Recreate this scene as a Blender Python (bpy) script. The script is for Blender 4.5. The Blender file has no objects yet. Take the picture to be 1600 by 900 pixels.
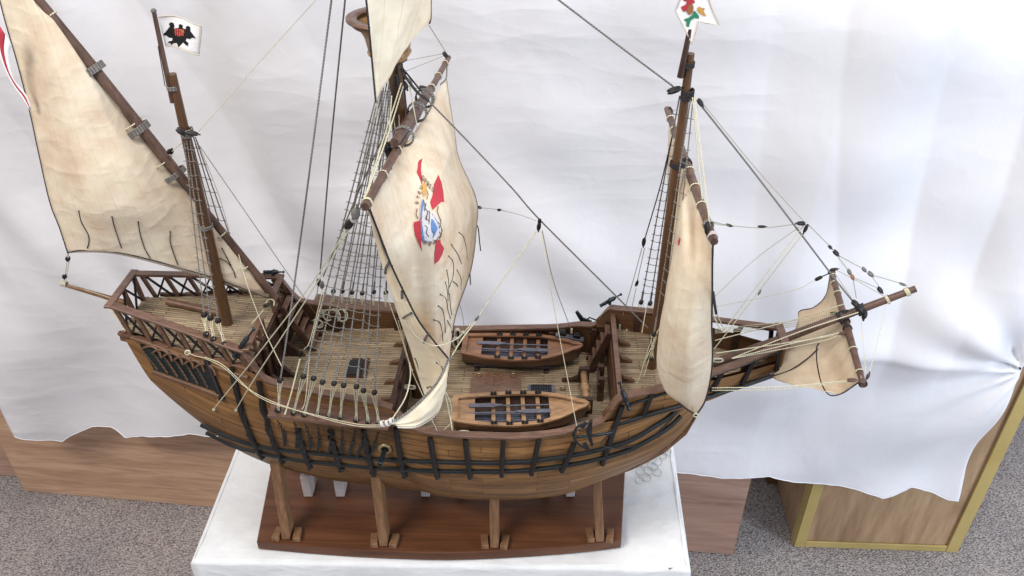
import bpy, math, random
from math import sin, cos, radians, pi, sqrt, atan2, exp
from mathutils import Vector, Matrix, noise, Quaternion
from mathutils.bvhtree import BVHTree
random.seed(7)
S = bpy.context.scene
C = S.collection

# ------------------------------------------------------------------ camera
PITCH, YAW, FPX = radians(35), radians(2.4), 1300.0
CAM = Vector((0.0, -0.976, 1.16))
cd = bpy.data.cameras.new('camera'); cam = bpy.data.objects.new('camera', cd); C.objects.link(cam)
cd.lens = FPX / 1600 * 36; cd.sensor_width = 36; cd.clip_start = 0.02; cd.clip_end = 60
cam.location = CAM; cam.rotation_euler = (pi / 2 - PITCH, 0, YAW); S.camera = cam
S.render.resolution_x, S.render.resolution_y = 1024, 576

# ------------------------------------------------------------------ light
w = bpy.data.worlds.new('World'); S.world = w; w.use_nodes = True
bg = w.node_tree.nodes['Background']; bg.inputs[0].default_value = (0.86, 0.9, 1.0, 1); bg.inputs[1].default_value = 0.52

def area(name, loc, target, sx, sy, power, col):
    l = bpy.data.lights.new(name, 'AREA'); l.shape = 'RECTANGLE'; l.size = sx; l.size_y = sy
    l.energy = power; l.color = col
    o = bpy.data.objects.new(name, l); C.objects.link(o); o.location = loc
    o.rotation_euler = (Vector(target) - Vector(loc)).to_track_quat('-Z', 'Y').to_euler()
    return o
area('ceiling_lamp_left', (-1.7, -1.5, 2.9), (-0.4, 0.3, -0.3), 1.4, 0.5, 84, (1.0, 0.93, 0.84))
area('ceiling_lamp_middle', (0.5, -0.3, 3.0), (0.1, 0.2, 0.0), 1.6, 0.35, 48, (1.0, 0.98, 0.95))
area('window_right', (3.3, -1.6, 0.9), (0.3, 0.4, -0.3), 1.2, 1.6, 100, (0.76, 0.87, 1.0))
S.view_settings.view_transform = 'Standard'; S.view_settings.look = 'None'
S.view_settings.exposure = 0.0; S.view_settings.gamma = 1.0
S.render.engine = 'CYCLES'

# measured points of the photograph turned into world positions on a known plane
_fh = Vector((-sin(YAW), cos(YAW), 0)); _r = Vector((cos(YAW), sin(YAW), 0)); _z = Vector((0, 0, 1))
_fw = _fh * cos(PITCH) - _z * sin(PITCH); _u = _fh * sin(PITCH) + _z * cos(PITCH)
def ray(px, py): return _fw + _r * ((px - 800) / FPX) - _u * ((py - 450) / FPX)
def at(px, py, Y): d = ray(px, py); return CAM + d * ((Y - CAM.y) / d.y)
def az(px, py, Z): d = ray(px, py); return CAM + d * ((Z - CAM.z) / d.z)

# ------------------------------------------------------------------ materials
def srgb(r, g, b):
    f = lambda c: (c / 255 / 12.92) if c / 255 <= 0.04045 else ((c / 255 + 0.055) / 1.055) ** 2.4
    return (f(r), f(g), f(b), 1)
def mat(name, rough=0.6, spec=0.4):
    m = bpy.data.materials.new(name); m.use_nodes = True
    n = m.node_tree.nodes; b = n['Principled BSDF']
    b.inputs['Roughness'].default_value = rough; b.inputs['Specular IOR Level'].default_value = spec
    return m, n, m.node_tree.links, b
def nd(n, t, **k):
    x = n.new(t)
    for a, v in k.items():
        if a in x.inputs: x.inputs[a].default_value = v
        else: setattr(x, a, v)
    return x
def ramp(n, l, src, stops):
    r = n.new('ShaderNodeValToRGB'); e = r.color_ramp.elements
    e[0].position, e[0].color = stops[0]; e[1].position, e[1].color = stops[-1]
    for p, c in stops[1:-1]: x = e.new(p); x.color = c
    l.new(src, r.inputs[0]); return r
def mix(n, l, fac, a, b, mode='MIX'):
    m = n.new('ShaderNodeMix'); m.data_type = 'RGBA'; m.blend_type = mode
    for s, v in ((m.inputs[0], fac), (m.inputs[6], a), (m.inputs[7], b)):
        if hasattr(v, 'is_linked') or hasattr(v, 'node'): l.new(v, s)
        else: s.default_value = v
    return m.outputs[2]
def bump(n, l, b, src, strength=0.3, dist=0.001):
    bp = n.new('ShaderNodeBump'); bp.inputs['Strength'].default_value = strength; bp.inputs['Distance'].default_value = dist
    l.new(src, bp.inputs['Height']); l.new(bp.outputs[0], b.inputs['Normal'])

def wood(name, c1, c2, scale=(6, 60, 60), rough=0.5, planks=None, uv=False, mort=(0.012, 0.007, 0.004, 1), spec=0.4, coat=0.0, detail=1.0):
    m, n, l, b = mat(name, rough, spec)
    tc = n.new('ShaderNodeTexCoord'); src = tc.outputs['UV' if uv else 'Object']
    mp = n.new('ShaderNodeMapping'); mp.inputs['Scale'].default_value = scale; l.new(src, mp.inputs[0])
    ns = nd(n, 'ShaderNodeTexNoise', Scale=1.0, Detail=6.0, Roughness=0.62, Distortion=0.6); l.new(mp.outputs[0], ns.inputs['Vector'])
    mid = tuple((c1[i] + c2[i]) / 2 for i in range(3)) + (1,)
    r = ramp(n, l, ns.outputs[0], [(0.3, c1), (0.5, mid), (0.72, c2)])
    col = r.outputs[0]
    mp2 = n.new('ShaderNodeMapping'); mp2.inputs['Scale'].default_value = tuple(s * 4 for s in scale); l.new(src, mp2.inputs[0])
    n2 = nd(n, 'ShaderNodeTexNoise', Scale=1.0, Detail=3.0); l.new(mp2.outputs[0], n2.inputs['Vector'])
    r2 = ramp(n, l, n2.outputs[0], [(0.38, (0.45, 0.4, 0.36, 1)), (0.55, (1, 1, 1, 1))])
    col = mix(n, l, 0.42 * detail, col, r2.outputs[0], 'MULTIPLY')
    hsrc = n2.outputs[0]
    if planks:
        pw, ph, ms = planks
        wob = nd(n, 'ShaderNodeTexNoise', Scale=28.0, Detail=2.0); l.new(src, wob.inputs['Vector'])
        va = n.new('ShaderNodeVectorMath'); va.operation = 'MULTIPLY_ADD'
        l.new(wob.outputs['Color'], va.inputs[0]); va.inputs[1].default_value = (0, ph * 0.35, 0); l.new(src, va.inputs[2])
        bk = n.new('ShaderNodeTexBrick'); l.new(va.outputs[0], bk.inputs['Vector'])
        bk.inputs['Scale'].default_value = 1; bk.inputs['Brick Width'].default_value = pw; bk.inputs['Row Height'].default_value = ph
        bk.inputs['Mortar Size'].default_value = ms; bk.inputs['Mortar Smooth'].default_value = 0.35
        bk.offset = 0.37; bk.inputs['Color1'].default_value = (0.72, 0.7, 0.68, 1); bk.inputs['Color2'].default_value = (1.12, 1.1, 1.06, 1)
        bk.inputs['Mortar'].default_value = (0.9, 0.9, 0.9, 1)
        col = mix(n, l, 1.0, col, bk.outputs['Color'], 'MULTIPLY')
        # seams vary in darkness along their run
        sn = nd(n, 'ShaderNodeTexNoise', Scale=35.0, Detail=2.0); l.new(src, sn.inputs['Vector'])
        sr = ramp(n, l, sn.outputs[0], [(0.35, (0.25, 0.25, 0.25, 1)), (0.6, (1, 1, 1, 1))])
        mm = n.new('ShaderNodeMath'); mm.operation = 'MULTIPLY'; l.new(bk.outputs['Fac'], mm.inputs[0]); l.new(sr.outputs[0], mm.inputs[1])
        col = mix(n, l, mm.outputs[0], col, mort)
        inv = n.new('ShaderNodeMath'); inv.operation = 'SUBTRACT'; inv.inputs[0].default_value = 1; l.new(bk.outputs['Fac'], inv.inputs[1]); hsrc = inv.outputs[0]
    l.new(col, b.inputs['Base Color'])
    b.inputs['Coat Weight'].default_value = coat; b.inputs['Coat Roughness'].default_value = 0.3
    bump(n, l, b, hsrc, 0.3, 0.0003)
    return m

M = {}
M['hull'] = wood('hull_wood', srgb(106, 76, 46), srgb(156, 116, 74), (7, 110, 1), 0.5, (0.13, 0.0105, 0.0005), uv=True, coat=0.0, spec=0.3)
M['hull_low'] = M['hull']
M['deck'] = wood('deck_wood', srgb(128, 111, 90), srgb(184, 166, 138), (14, 240, 40), 0.6, (0.055, 0.0047, 0.0007), mort=(0.02, 0.013, 0.008, 1))
M['rail'] = wood('rail_wood', srgb(86, 62, 50), srgb(122, 92, 76), (14, 90, 90), 0.42, coat=0.2)
M['rail_dark'] = wood('dark_rail_wood', srgb(44, 28, 21), srgb(78, 52, 40), (14, 90, 90), 0.5)
M['inner'] = wood('bulwark_inner_wood', srgb(72, 48, 30), srgb(110, 76, 48), (10, 10, 120), 0.5)
M['mast'] = wood('mast_wood', srgb(74, 49, 30), srgb(106, 74, 46), (50, 50, 6), 0.4, coat=0.2)
M['spar'] = wood('spar_wood', srgb(72, 52, 44), srgb(112, 86, 74), (40, 40, 14), 0.45, coat=0.1)
M['lattice'] = wood('lattice_wood', srgb(84, 58, 42), srgb(122, 88, 66), (30, 60, 60), 0.45)
M['base'] = wood('base_board_wood', srgb(76, 45, 29), srgb(110, 70, 46), (3, 45, 30), 0.45, spec=0.35, coat=0.0, detail=0.4)
M['post'] = wood('post_wood', srgb(108, 78, 54), srgb(142, 106, 76), (50, 50, 8), 0.5)
M['boat_red'] = wood('boat_hull_wood', srgb(82, 54, 38), srgb(116, 82, 58), (10, 60, 90), 0.4, coat=0.2)
M['boat_tan'] = wood('boat_light_wood', srgb(132, 100, 72), srgb(174, 138, 104), (14, 60, 60), 0.45)
M['top'] = wood('top_wood', srgb(136, 100, 60), srgb(180, 142, 94), (40, 40, 10), 0.4)
M['ply'] = wood('plywood', srgb(174, 138, 112), srgb(210, 174, 146), (3, 9, 34), 0.6, detail=0.7)
M['ply2'] = wood('plywood_pink', srgb(158, 124, 108), srgb(192, 158, 140), (2.5, 9, 34), 0.65, detail=0.6)
M['ply3'] = wood('cabinet_board', srgb(140, 110, 84), srgb(188, 158, 124), (18, 8, 2.4), 0.5, detail=0.6)
M['trim'] = wood('yellow_trim', srgb(168, 146, 88), srgb(192, 170, 112), (4, 4, 4), 0.5, detail=0.15)
M['ply_dark'] = wood('dark_brown_board', srgb(96, 66, 40), srgb(130, 94, 60), (6, 6, 2.5), 0.6)  # darker brown wood of the trestle

def plain(name, c, rough=0.5, metal=0.0, var=0.25, scale=180, bumpd=0.0003, spec=0.4):
    m, n, l, b = mat(name, rough, spec); b.inputs['Metallic'].default_value = metal
    tc = n.new('ShaderNodeTexCoord'); ns = nd(n, 'ShaderNodeTexNoise', Scale=float(scale), Detail=4.0); l.new(tc.outputs['Object'], ns.inputs['Vector'])
    lo = tuple(x * (1 - var) for x in c[:3]) + (1,); hi = tuple(min(1, x * (1 + var)) for x in c[:3]) + (1,)
    r = ramp(n, l, ns.outputs[0], [(0.3, lo), (0.7, hi)]); l.new(r.outputs[0], b.inputs['Base Color'])
    if bumpd: bump(n, l, b, ns.outputs[0], 0.4, bumpd)
    return m
M['black'] = plain('black_paint', srgb(28, 24, 23), 0.5)
M['wale'] = plain('dark_green_black_paint', srgb(24, 28, 30), 0.5)
M['iron'] = plain('gunmetal', srgb(48, 56, 62), 0.35, 0.6)
M['oar'] = plain('slate_grey_paint', srgb(92, 92, 104), 0.35)
M['brass'] = plain('brass', srgb(160, 142, 104), 0.38, 0.7)
M['rope_d'] = plain('dark_rope', srgb(104, 101, 98), 0.85, var=0.6, scale=420)
M['rope_b'] = plain('black_rope', srgb(52, 50, 52), 0.85, var=0.5, scale=420)
M['rope_c'] = plain('cream_rope', srgb(216, 208, 172), 0.8, var=0.18, scale=420)
M['rope_t'] = plain('tan_thread', srgb(150, 144, 122), 0.8, var=0.2, scale=420)
M['coil'] = plain('pale_rope_coil', srgb(190, 184, 164), 0.8, var=0.2, scale=420)
def ropemat(name, c, dark=0.45, pitch=300.0, fuzz=.2):
    m, n, l, b = mat(name, 0.85, 0.2); tc = n.new('ShaderNodeTexCoord')
    sp = n.new('ShaderNodeSeparateXYZ'); l.new(tc.outputs['UV'], sp.inputs[0])
    a = n.new('ShaderNodeMath'); a.operation = 'MULTIPLY_ADD'; l.new(sp.outputs[1], a.inputs[0]); a.inputs[1].default_value = pitch; l.new(sp.outputs[0], a.inputs[2])
    f = n.new('ShaderNodeMath'); f.operation = 'PINGPONG'; f.inputs[1].default_value = .5; l.new(a.outputs[0], f.inputs[0])
    ns = nd(n, 'ShaderNodeTexNoise', Scale=300.0, Detail=3.0); l.new(tc.outputs['Object'], ns.inputs['Vector'])
    dk = tuple(x * dark for x in c[:3]) + (1,); lt = tuple(min(1, x * 1.15) for x in c[:3]) + (1,)
    r = ramp(n, l, f.outputs[0], [(0.04, dk), (0.2, c), (0.5, lt)])
    r2 = ramp(n, l, ns.outputs[0], [(.3, (1 - fuzz * 1.5,) * 3 + (1,)), (.7, (1, 1, 1, 1))])
    l.new(mix(n, l, 1.0, r.outputs[0], r2.outputs[0], 'MULTIPLY'), b.inputs['Base Color']); bump(n, l, b, f.outputs[0], 0.6, 0.0006)
    return m
M['rope_d'] = ropemat('dark_rope', srgb(136, 132, 128), .28, 260)
M['rope_b'] = ropemat('black_rope', srgb(62, 59, 60), .35, 300)
M['rope_c'] = ropemat('cream_rope', srgb(212, 206, 178), .5, 330, .15)
M['red'] = plain('red_cloth', srgb(178, 56, 68), 0.85, var=0.25, scale=900)
M['blue'] = plain('blue_cloth', srgb(96, 126, 176), 0.85, var=0.3, scale=900)
M['pale'] = plain('pale_blue_embroidery', srgb(198, 196, 200), 0.85, var=0.3, scale=900)
M['ink'] = plain('brown_ink', srgb(98, 84, 76), 0.9, var=0.3, scale=900)
M['gold'] = plain('gold_thread', srgb(196, 150, 80), 0.7, var=0.4, scale=900)
M['green'] = plain('green_thread', srgb(44, 128, 92), 0.8, var=0.2, scale=900)
M['eagle'] = plain('black_thread', srgb(20, 20, 24), 0.85, var=0.3, scale=900)
M['brownt'] = plain('brown_thread', srgb(150, 100, 66), 0.85, var=0.4, scale=900)
M['flag'] = plain('white_flag_cloth', srgb(240, 238, 238), 0.85, var=0.05, scale=300)
M['flaghem'] = plain('flag_hem', srgb(196, 186, 172), 0.85, var=0.15, scale=500)
M['dark'] = plain('gallery_dark_green', srgb(22, 34, 34), 0.5)  # dark green of the panels behind the gallery arches
M['pad'] = plain('grey_pad', srgb(178, 168, 166), 0.5, var=0.08)

def cloth(name, c, stain, sc=60, trans=0.25, rough=0.85, seams=None, wr=0.0018, crease=15.0):
    m, n, l, b = mat(name, rough, 0.2)
    tc = n.new('ShaderNodeTexCoord')
    ns = nd(n, 'ShaderNodeTexNoise', Scale=13.0, Detail=7.0, Roughness=0.68); l.new(tc.outputs['Object'], ns.inputs['Vector'])
    r = ramp(n, l, ns.outputs[0], [(0.40, c), (0.66, stain)])
    col = r.outputs[0]
    wv = nd(n, 'ShaderNodeTexNoise', Scale=1400.0, Detail=1.0); l.new(tc.outputs['Object'], wv.inputs['Vector'])
    cr = nd(n, 'ShaderNodeTexNoise', Scale=crease, Detail=3.0, Roughness=0.45, Distortion=0.35); l.new(tc.outputs['Object'], cr.inputs['Vector'])
    if seams:   # stitched seams between the cloth strips, running down the cloth
        sp = n.new('ShaderNodeSeparateXYZ'); l.new(tc.outputs['UV'], sp.inputs[0])
        a = n.new('ShaderNodeMath'); a.operation = 'MULTIPLY'; a.inputs[1].default_value = seams; l.new(sp.outputs[0], a.inputs[0])
        f = n.new('ShaderNodeMath'); f.operation = 'FRACT'; l.new(a.outputs[0], f.inputs[0])
        g = n.new('ShaderNodeMath'); g.operation = 'LESS_THAN'; g.inputs[1].default_value = 0.022; l.new(f.outputs[0], g.inputs[0])
        h = n.new('ShaderNodeMath'); h.operation = 'MULTIPLY'; h.inputs[1].default_value = 0.34; l.new(g.outputs[0], h.inputs[0])
        col = mix(n, l, h.outputs[0], col, (0.3, 0.24, 0.16, 1))
    l.new(col, b.inputs['Base Color'])
    b1 = n.new('ShaderNodeBump'); b1.inputs['Strength'].default_value = 0.9; b1.inputs['Distance'].default_value = wr * 2; l.new(cr.outputs[0], b1.inputs['Height'])
    b2 = n.new('ShaderNodeBump'); b2.inputs['Strength'].default_value = 0.3; b2.inputs['Distance'].default_value = 0.0003
    l.new(wv.outputs[0], b2.inputs['Height']); l.new(b1.outputs[0], b2.inputs['Normal']); l.new(b2.outputs[0], b.inputs['Normal'])
    # pressed creases in the cloth
    prev = b2
    for sc, rot, dist in ((16.0, .5, .0016), (26.0, -.9, .0012)):
        mp = n.new('ShaderNodeMapping'); mp.inputs['Rotation'].default_value = (.3, rot, .4); mp.inputs['Scale'].default_value = (.5, 1, 1.3); l.new(tc.outputs['Object'], mp.inputs[0])
        x = n.new('ShaderNodeTexNoise'); x.noise_type = 'RIDGED_MULTIFRACTAL'; x.inputs['Scale'].default_value = sc; x.inputs['Detail'].default_value = 2; x.inputs['Offset'].default_value = .9; x.inputs['Gain'].default_value = 1.6; l.new(mp.outputs[0], x.inputs['Vector'])
        pw = n.new('ShaderNodeMath'); pw.operation = 'POWER'; pw.inputs[1].default_value = 2.5; l.new(x.outputs[0], pw.inputs[0])
        bq = n.new('ShaderNodeBump'); bq.inputs['Strength'].default_value = .24; bq.inputs['Distance'].default_value = dist; l.new(pw.outputs[0], bq.inputs['Height']); l.new(prev.outputs[0], bq.inputs['Normal']); prev = bq
    l.new(prev.outputs[0], b.inputs['Normal'])
    if trans:
        t = n.new('ShaderNodeBsdfTranslucent'); l.new(col, t.inputs['Color']); l.new(b2.outputs[0], t.inputs['Normal'])
        ms = n.new('ShaderNodeMixShader'); ms.inputs[0].default_value = trans
        out = n['Material Output']; l.new(b.outputs[0], ms.inputs[1]); l.new(t.outputs[0], ms.inputs[2]); l.new(ms.outputs[0], out.inputs[0])
    return m
M['sail'] = cloth('sail_cloth', srgb(240, 229, 208), srgb(220, 194, 164), seams=9)
M['sail_miz'] = cloth('lateen_sail_cloth', srgb(236, 226, 206), srgb(220, 200, 176), seams=11, trans=0.3)
M['sail_w'] = cloth('pale_sail_cloth', srgb(250, 244, 228), srgb(242, 230, 208), trans=0.48, seams=4)
M['sail_g'] = cloth('grey_beige_sail_cloth', srgb(216, 200, 176), srgb(194, 174, 150), trans=0.25, seams=6)
M['hem'] = plain('sail_hem', srgb(202, 196, 190), 0.85, var=0.15, scale=700)
M['table'] = cloth('white_tablecloth_cotton', srgb(224, 225, 226), srgb(212, 213, 214), trans=0.0, wr=0.0012, crease=12)
M['thread_w'] = plain('clear_grey_thread', srgb(176, 176, 172), 0.5, var=0.15)

def satin():
    m, n, l, b = mat('white_satin', 0.40, 0.6)
    tc = n.new('ShaderNodeTexCoord')
    b.inputs['Base Color'].default_value = srgb(223, 222, 226)
    b.inputs['Sheen Weight'].default_value = 0.15
    bumps = None
    def layer(scale, mapping, dist, strength, detail=4.0, distort=1.0):
        nonlocal bumps
        mp = n.new('ShaderNodeMapping'); mp.inputs['Scale'].default_value = mapping; l.new(tc.outputs['Object'], mp.inputs[0])
        x = nd(n, 'ShaderNodeTexNoise', Scale=scale, Detail=detail, Distortion=distort, Roughness=0.5); l.new(mp.outputs[0], x.inputs['Vector'])
        bp = n.new('ShaderNodeBump'); bp.inputs['Strength'].default_value = strength; bp.inputs['Distance'].default_value = dist
        l.new(x.outputs[0], bp.inputs['Height'])
        if bumps: l.new(bumps.outputs[0], bp.inputs['Normal'])
        bumps = bp
    layer(2.6, (1.3, 1, .8), 0.02, 0.45, 2.0, 0.0)
    layer(7.0, (1.3, 1, .8), 0.0035, 0.3, 2.0, 0.3)
    layer(17.0, (1.3, 1, 1.1), 0.0022, 0.42, 5.0, 0.8)
    layer(48.0, (1, 1, 1.2), 0.0006, 0.25, 3.0, 0.4)
    # sharp creases: ridged noise in two slants, coming and going over the sheet
    mk = nd(n, 'ShaderNodeTexNoise', Scale=2.2, Detail=2.0); l.new(tc.outputs['Object'], mk.inputs['Vector'])
    mr = ramp(n, l, mk.outputs[0], [(0.35, (.15, .15, .15, 1)), (0.62, (1, 1, 1, 1))])
    sx_ = n.new('ShaderNodeSeparateXYZ'); l.new(tc.outputs['Object'], sx_.inputs[0])
    fr = n.new('ShaderNodeMapRange'); l.new(sx_.outputs[0], fr.inputs[0]); fr.inputs[1].default_value = .35; fr.inputs[2].default_value = .75; fr.inputs[3].default_value = 1.0; fr.inputs[4].default_value = .25
    mrx = n.new('ShaderNodeMath'); mrx.operation = 'MULTIPLY'; l.new(mr.outputs[0], mrx.inputs[0]); l.new(fr.outputs[0], mrx.inputs[1])
    for sc, rot, dist, st in ((3.2, 1.05, .008, .5), (4.5, -0.55, .006, .4), (11.0, 1.25, .0022, .35), (14.0, -.25, .0016, .3)):
        mp = n.new('ShaderNodeMapping'); mp.inputs['Rotation'].default_value = (0, rot, 0); mp.inputs['Scale'].default_value = (.36, 1, 1.25); l.new(tc.outputs['Object'], mp.inputs[0])
        x = n.new('ShaderNodeTexNoise'); x.noise_type = 'RIDGED_MULTIFRACTAL'; x.inputs['Scale'].default_value = sc; x.inputs['Detail'].default_value = 1.5; x.inputs['Roughness'].default_value = .45
        x.inputs['Offset'].default_value = .9; x.inputs['Gain'].default_value = 1.6; x.inputs['Distortion'].default_value = .25; l.new(mp.outputs[0], x.inputs['Vector'])
        pw = n.new('ShaderNodeMath'); pw.operation = 'POWER'; pw.inputs[1].default_value = 2.2; l.new(x.outputs[0], pw.inputs[0])
        ml = n.new('ShaderNodeMath'); ml.operation = 'MULTIPLY'; l.new(pw.outputs[0], ml.inputs[0]); l.new(mrx.outputs[0], ml.inputs[1])
        bp = n.new('ShaderNodeBump'); bp.inputs['Strength'].default_value = st * .6; bp.inputs['Distance'].default_value = dist; l.new(ml.outputs[0], bp.inputs['Height']); l.new(bumps.outputs[0], bp.inputs['Normal']); bumps = bp
    layer(600.0, (1, 1, 0.3), 0.0003, 0.3, 1.0, 0.0)
    l.new(bumps.outputs[0], b.inputs['Normal'])
    return m
M['satin'] = satin()

def carpet_mat():
    m, n, l, b = mat('grey_brown_loop_carpet', 0.95, 0.1)
    tc = n.new('ShaderNodeTexCoord')
    mp = n.new('ShaderNodeMapping'); mp.inputs['Scale'].default_value = (1, 1.7, 1); l.new(tc.outputs['Object'], mp.inputs[0])
    v = nd(n, 'ShaderNodeTexVoronoi', Scale=215.0); l.new(mp.outputs[0], v.inputs['Vector'])
    r = ramp(n, l, v.outputs['Distance'], [(0.1, srgb(220, 217, 217)), (0.45, srgb(186, 181, 180)), (0.8, srgb(130, 126, 126))])
    ns = nd(n, 'ShaderNodeTexNoise', Scale=4.0, Detail=4.0); l.new(tc.outputs['Object'], ns.inputs['Vector'])
    r2 = ramp(n, l, ns.outputs[0], [(0.3, (0.8, 0.8, 0.82, 1)), (0.7, (1.05, 1.0, 0.97, 1))])
    vc = ramp(n, l, v.outputs['Color'], [(0.1, (0.6, 0.58, 0.58, 1)), (0.9, (1.1, 1.08, 1.06, 1))])
    c = mix(n, l, 1.0, r.outputs[0], r2.outputs[0], 'MULTIPLY'); c = mix(n, l, 1.0, c, vc.outputs[0], 'MULTIPLY')
    l.new(c, b.inputs['Base Color'])
    inv = n.new('ShaderNodeMath'); inv.operation = 'SUBTRACT'; inv.inputs[0].default_value = 1; l.new(v.outputs['Distance'], inv.inputs[1])
    bump(n, l, b, inv.outputs[0], 0.9, 0.004)
    return m
M['carpet'] = carpet_mat()

# ------------------------------------------------------------------ mesh builder
class MB:
    def __init__(s): s.v = []; s.f = []; s.uv = []; s.sm = []; s.mi = []
    def add(s, vs, fs, uvs=None, smooth=False, mi=0):
        o = len(s.v); s.v += [Vector(x) for x in vs]
        for k, f in enumerate(fs):
            s.f.append([i + o for i in f]); s.sm.append(smooth); s.mi.append(mi)
            s.uv.append([uvs[i] for i in f] if uvs else [(0, 0)] * len(f))
        return s
    def grid(s, rows, uvs=None, smooth=True, flip=False, mi=0):
        nr, nc = len(rows), len(rows[0]); vs = [p for r in rows for p in r]
        u = [p for r in uvs for p in r] if uvs else [(j / (nc - 1), i / (nr - 1)) for i in range(nr) for j in range(nc)]
        fs = []
        for i in range(nr - 1):
            for j in range(nc - 1):
                q = [i * nc + j, i * nc + j + 1, (i + 1) * nc + j + 1, (i + 1) * nc + j]
                fs.append(q[::-1] if flip else q)
        return s.add(vs, fs, u, smooth, mi)
    def tube(s, pts, r, n=7, cap=True, smooth=True):
        pts = [Vector(p) for p in pts]; k = len(pts); rr = r if isinstance(r, (list, tuple)) else [r] * k
        t0 = (pts[1] - pts[0]).normalized(); a = t0.orthogonal().normalized(); vs = []; us = []; acc = 0.0
        for i in range(k):
            t = (pts[min(i + 1, k - 1)] - pts[max(i - 1, 0)]).normalized()
            a = (a - t * a.dot(t)); a = a.normalized() if a.length > 1e-9 else t.orthogonal().normalized()
            b = t.cross(a)
            if i: acc += (pts[i] - pts[i - 1]).length
            for j in range(n + 1):
                q = 2 * pi * j / n; vs.append(pts[i] + (a * cos(q) + b * sin(q)) * rr[i]); us.append((j / n, acc))
        m1 = n + 1
        fs = [[i * m1 + j, i * m1 + j + 1, (i + 1) * m1 + j + 1, (i + 1) * m1 + j] for i in range(k - 1) for j in range(n)]
        s.add(vs, fs, us, smooth=smooth)
        if cap: s.add(vs[:n], [list(range(n))[::-1]]); s.add(vs[-m1:-1], [list(range(n))])
        return s
    def box(s, c, d, R=None, bev=0.0):
        c = Vector(c); hx, hy, hz = [x / 2 for x in d]
        e = min(bev, hx * .45, hy * .45, hz * .45)
        if e <= 0:
            vs = [Vector((x, y, z)) for x in (-hx, hx) for y in (-hy, hy) for z in (-hz, hz)]
            fs = [[0, 1, 3, 2], [4, 6, 7, 5], [0, 4, 5, 1], [2, 3, 7, 6], [0, 2, 6, 4], [1, 5, 7, 3]]
        else:
            import itertools
            vs = []; idx = {}
            for sx, sy, sz in itertools.product((-1, 1), repeat=3):
                for ax in range(3):
                    p = [sx * hx, sy * hy, sz * hz]
                    q = [sx * (hx - e), sy * (hy - e), sz * (hz - e)]; q[ax] = p[ax]
                    idx[(sx, sy, sz, ax)] = len(vs); vs.append(Vector(q))
            fs = []
            for ax in range(3):
                o = [i for i in range(3) if i != ax]
                for sg in (-1, 1):
                    f = []
                    for a, b in ((-1, -1), (1, -1), (1, 1), (-1, 1)):
                        k = [0, 0, 0]; k[ax] = sg; k[o[0]] = a; k[o[1]] = b; f.append(idx[tuple(k) + (ax,)])
                    fs.append(f)
                o0, o1 = o
                for a in (-1, 1):
                    for b in (-1, 1):
                        k0 = [0, 0, 0]; k0[o0] = a; k0[o1] = b; k1 = list(k0); k0[ax] = -1; k1[ax] = 1
                        fs.append([idx[tuple(k0) + (o0,)], idx[tuple(k1) + (o0,)], idx[tuple(k1) + (o1,)], idx[tuple(k0) + (o1,)]])
            for sg in itertools.product((-1, 1), repeat=3): fs.append([idx[sg + (0,)], idx[sg + (1,)], idx[sg + (2,)]])
        if R is not None: vs = [R @ v for v in vs]
        return s.add([c + v for v in vs], fs)
    def bar(s, a, b, wd, ht, up=(0, 0, 1), bev=0.0):
        a = Vector(a); b = Vector(b); t = (b - a); L = t.length; t.normalize(); up = Vector(up)
        y = up.cross(t); y = y.normalized() if y.length > 1e-6 else t.orthogonal().normalized(); z = t.cross(y)
        R = Matrix((t, y, z)).transposed()
        return s.box((a + b) / 2, (L, wd, ht), R, bev)
    def lathe(s, c, prof, axis=(0, 0, 1), n=24, smooth=True):
        ax = Vector(axis).normalized(); a = ax.orthogonal().normalized(); b = ax.cross(a); c = Vector(c)
        rows = [[c + ax * h + (a * cos(2 * pi * j / n) + b * sin(2 * pi * j / n)) * r for j in range(n + 1)] for r, h in prof]
        return s.grid(rows, smooth=smooth)
    def prism(s, poly, off):
        n = len(poly); off = Vector(off); vs = [Vector(p) for p in poly] + [Vector(p) + off for p in poly]
        return s.add(vs, [list(range(n))[::-1], list(range(n, 2 * n))] + [[i, (i + 1) % n, n + (i + 1) % n, n + i] for i in range(n)])
    def ell(s, c, axis, ra, rb, n=10, m=7):
        prof = [(max(1e-5, rb * sin(pi * i / m)), -ra * cos(pi * i / m)) for i in range(m + 1)]
        return s.lathe(c, prof, axis, n)

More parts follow.
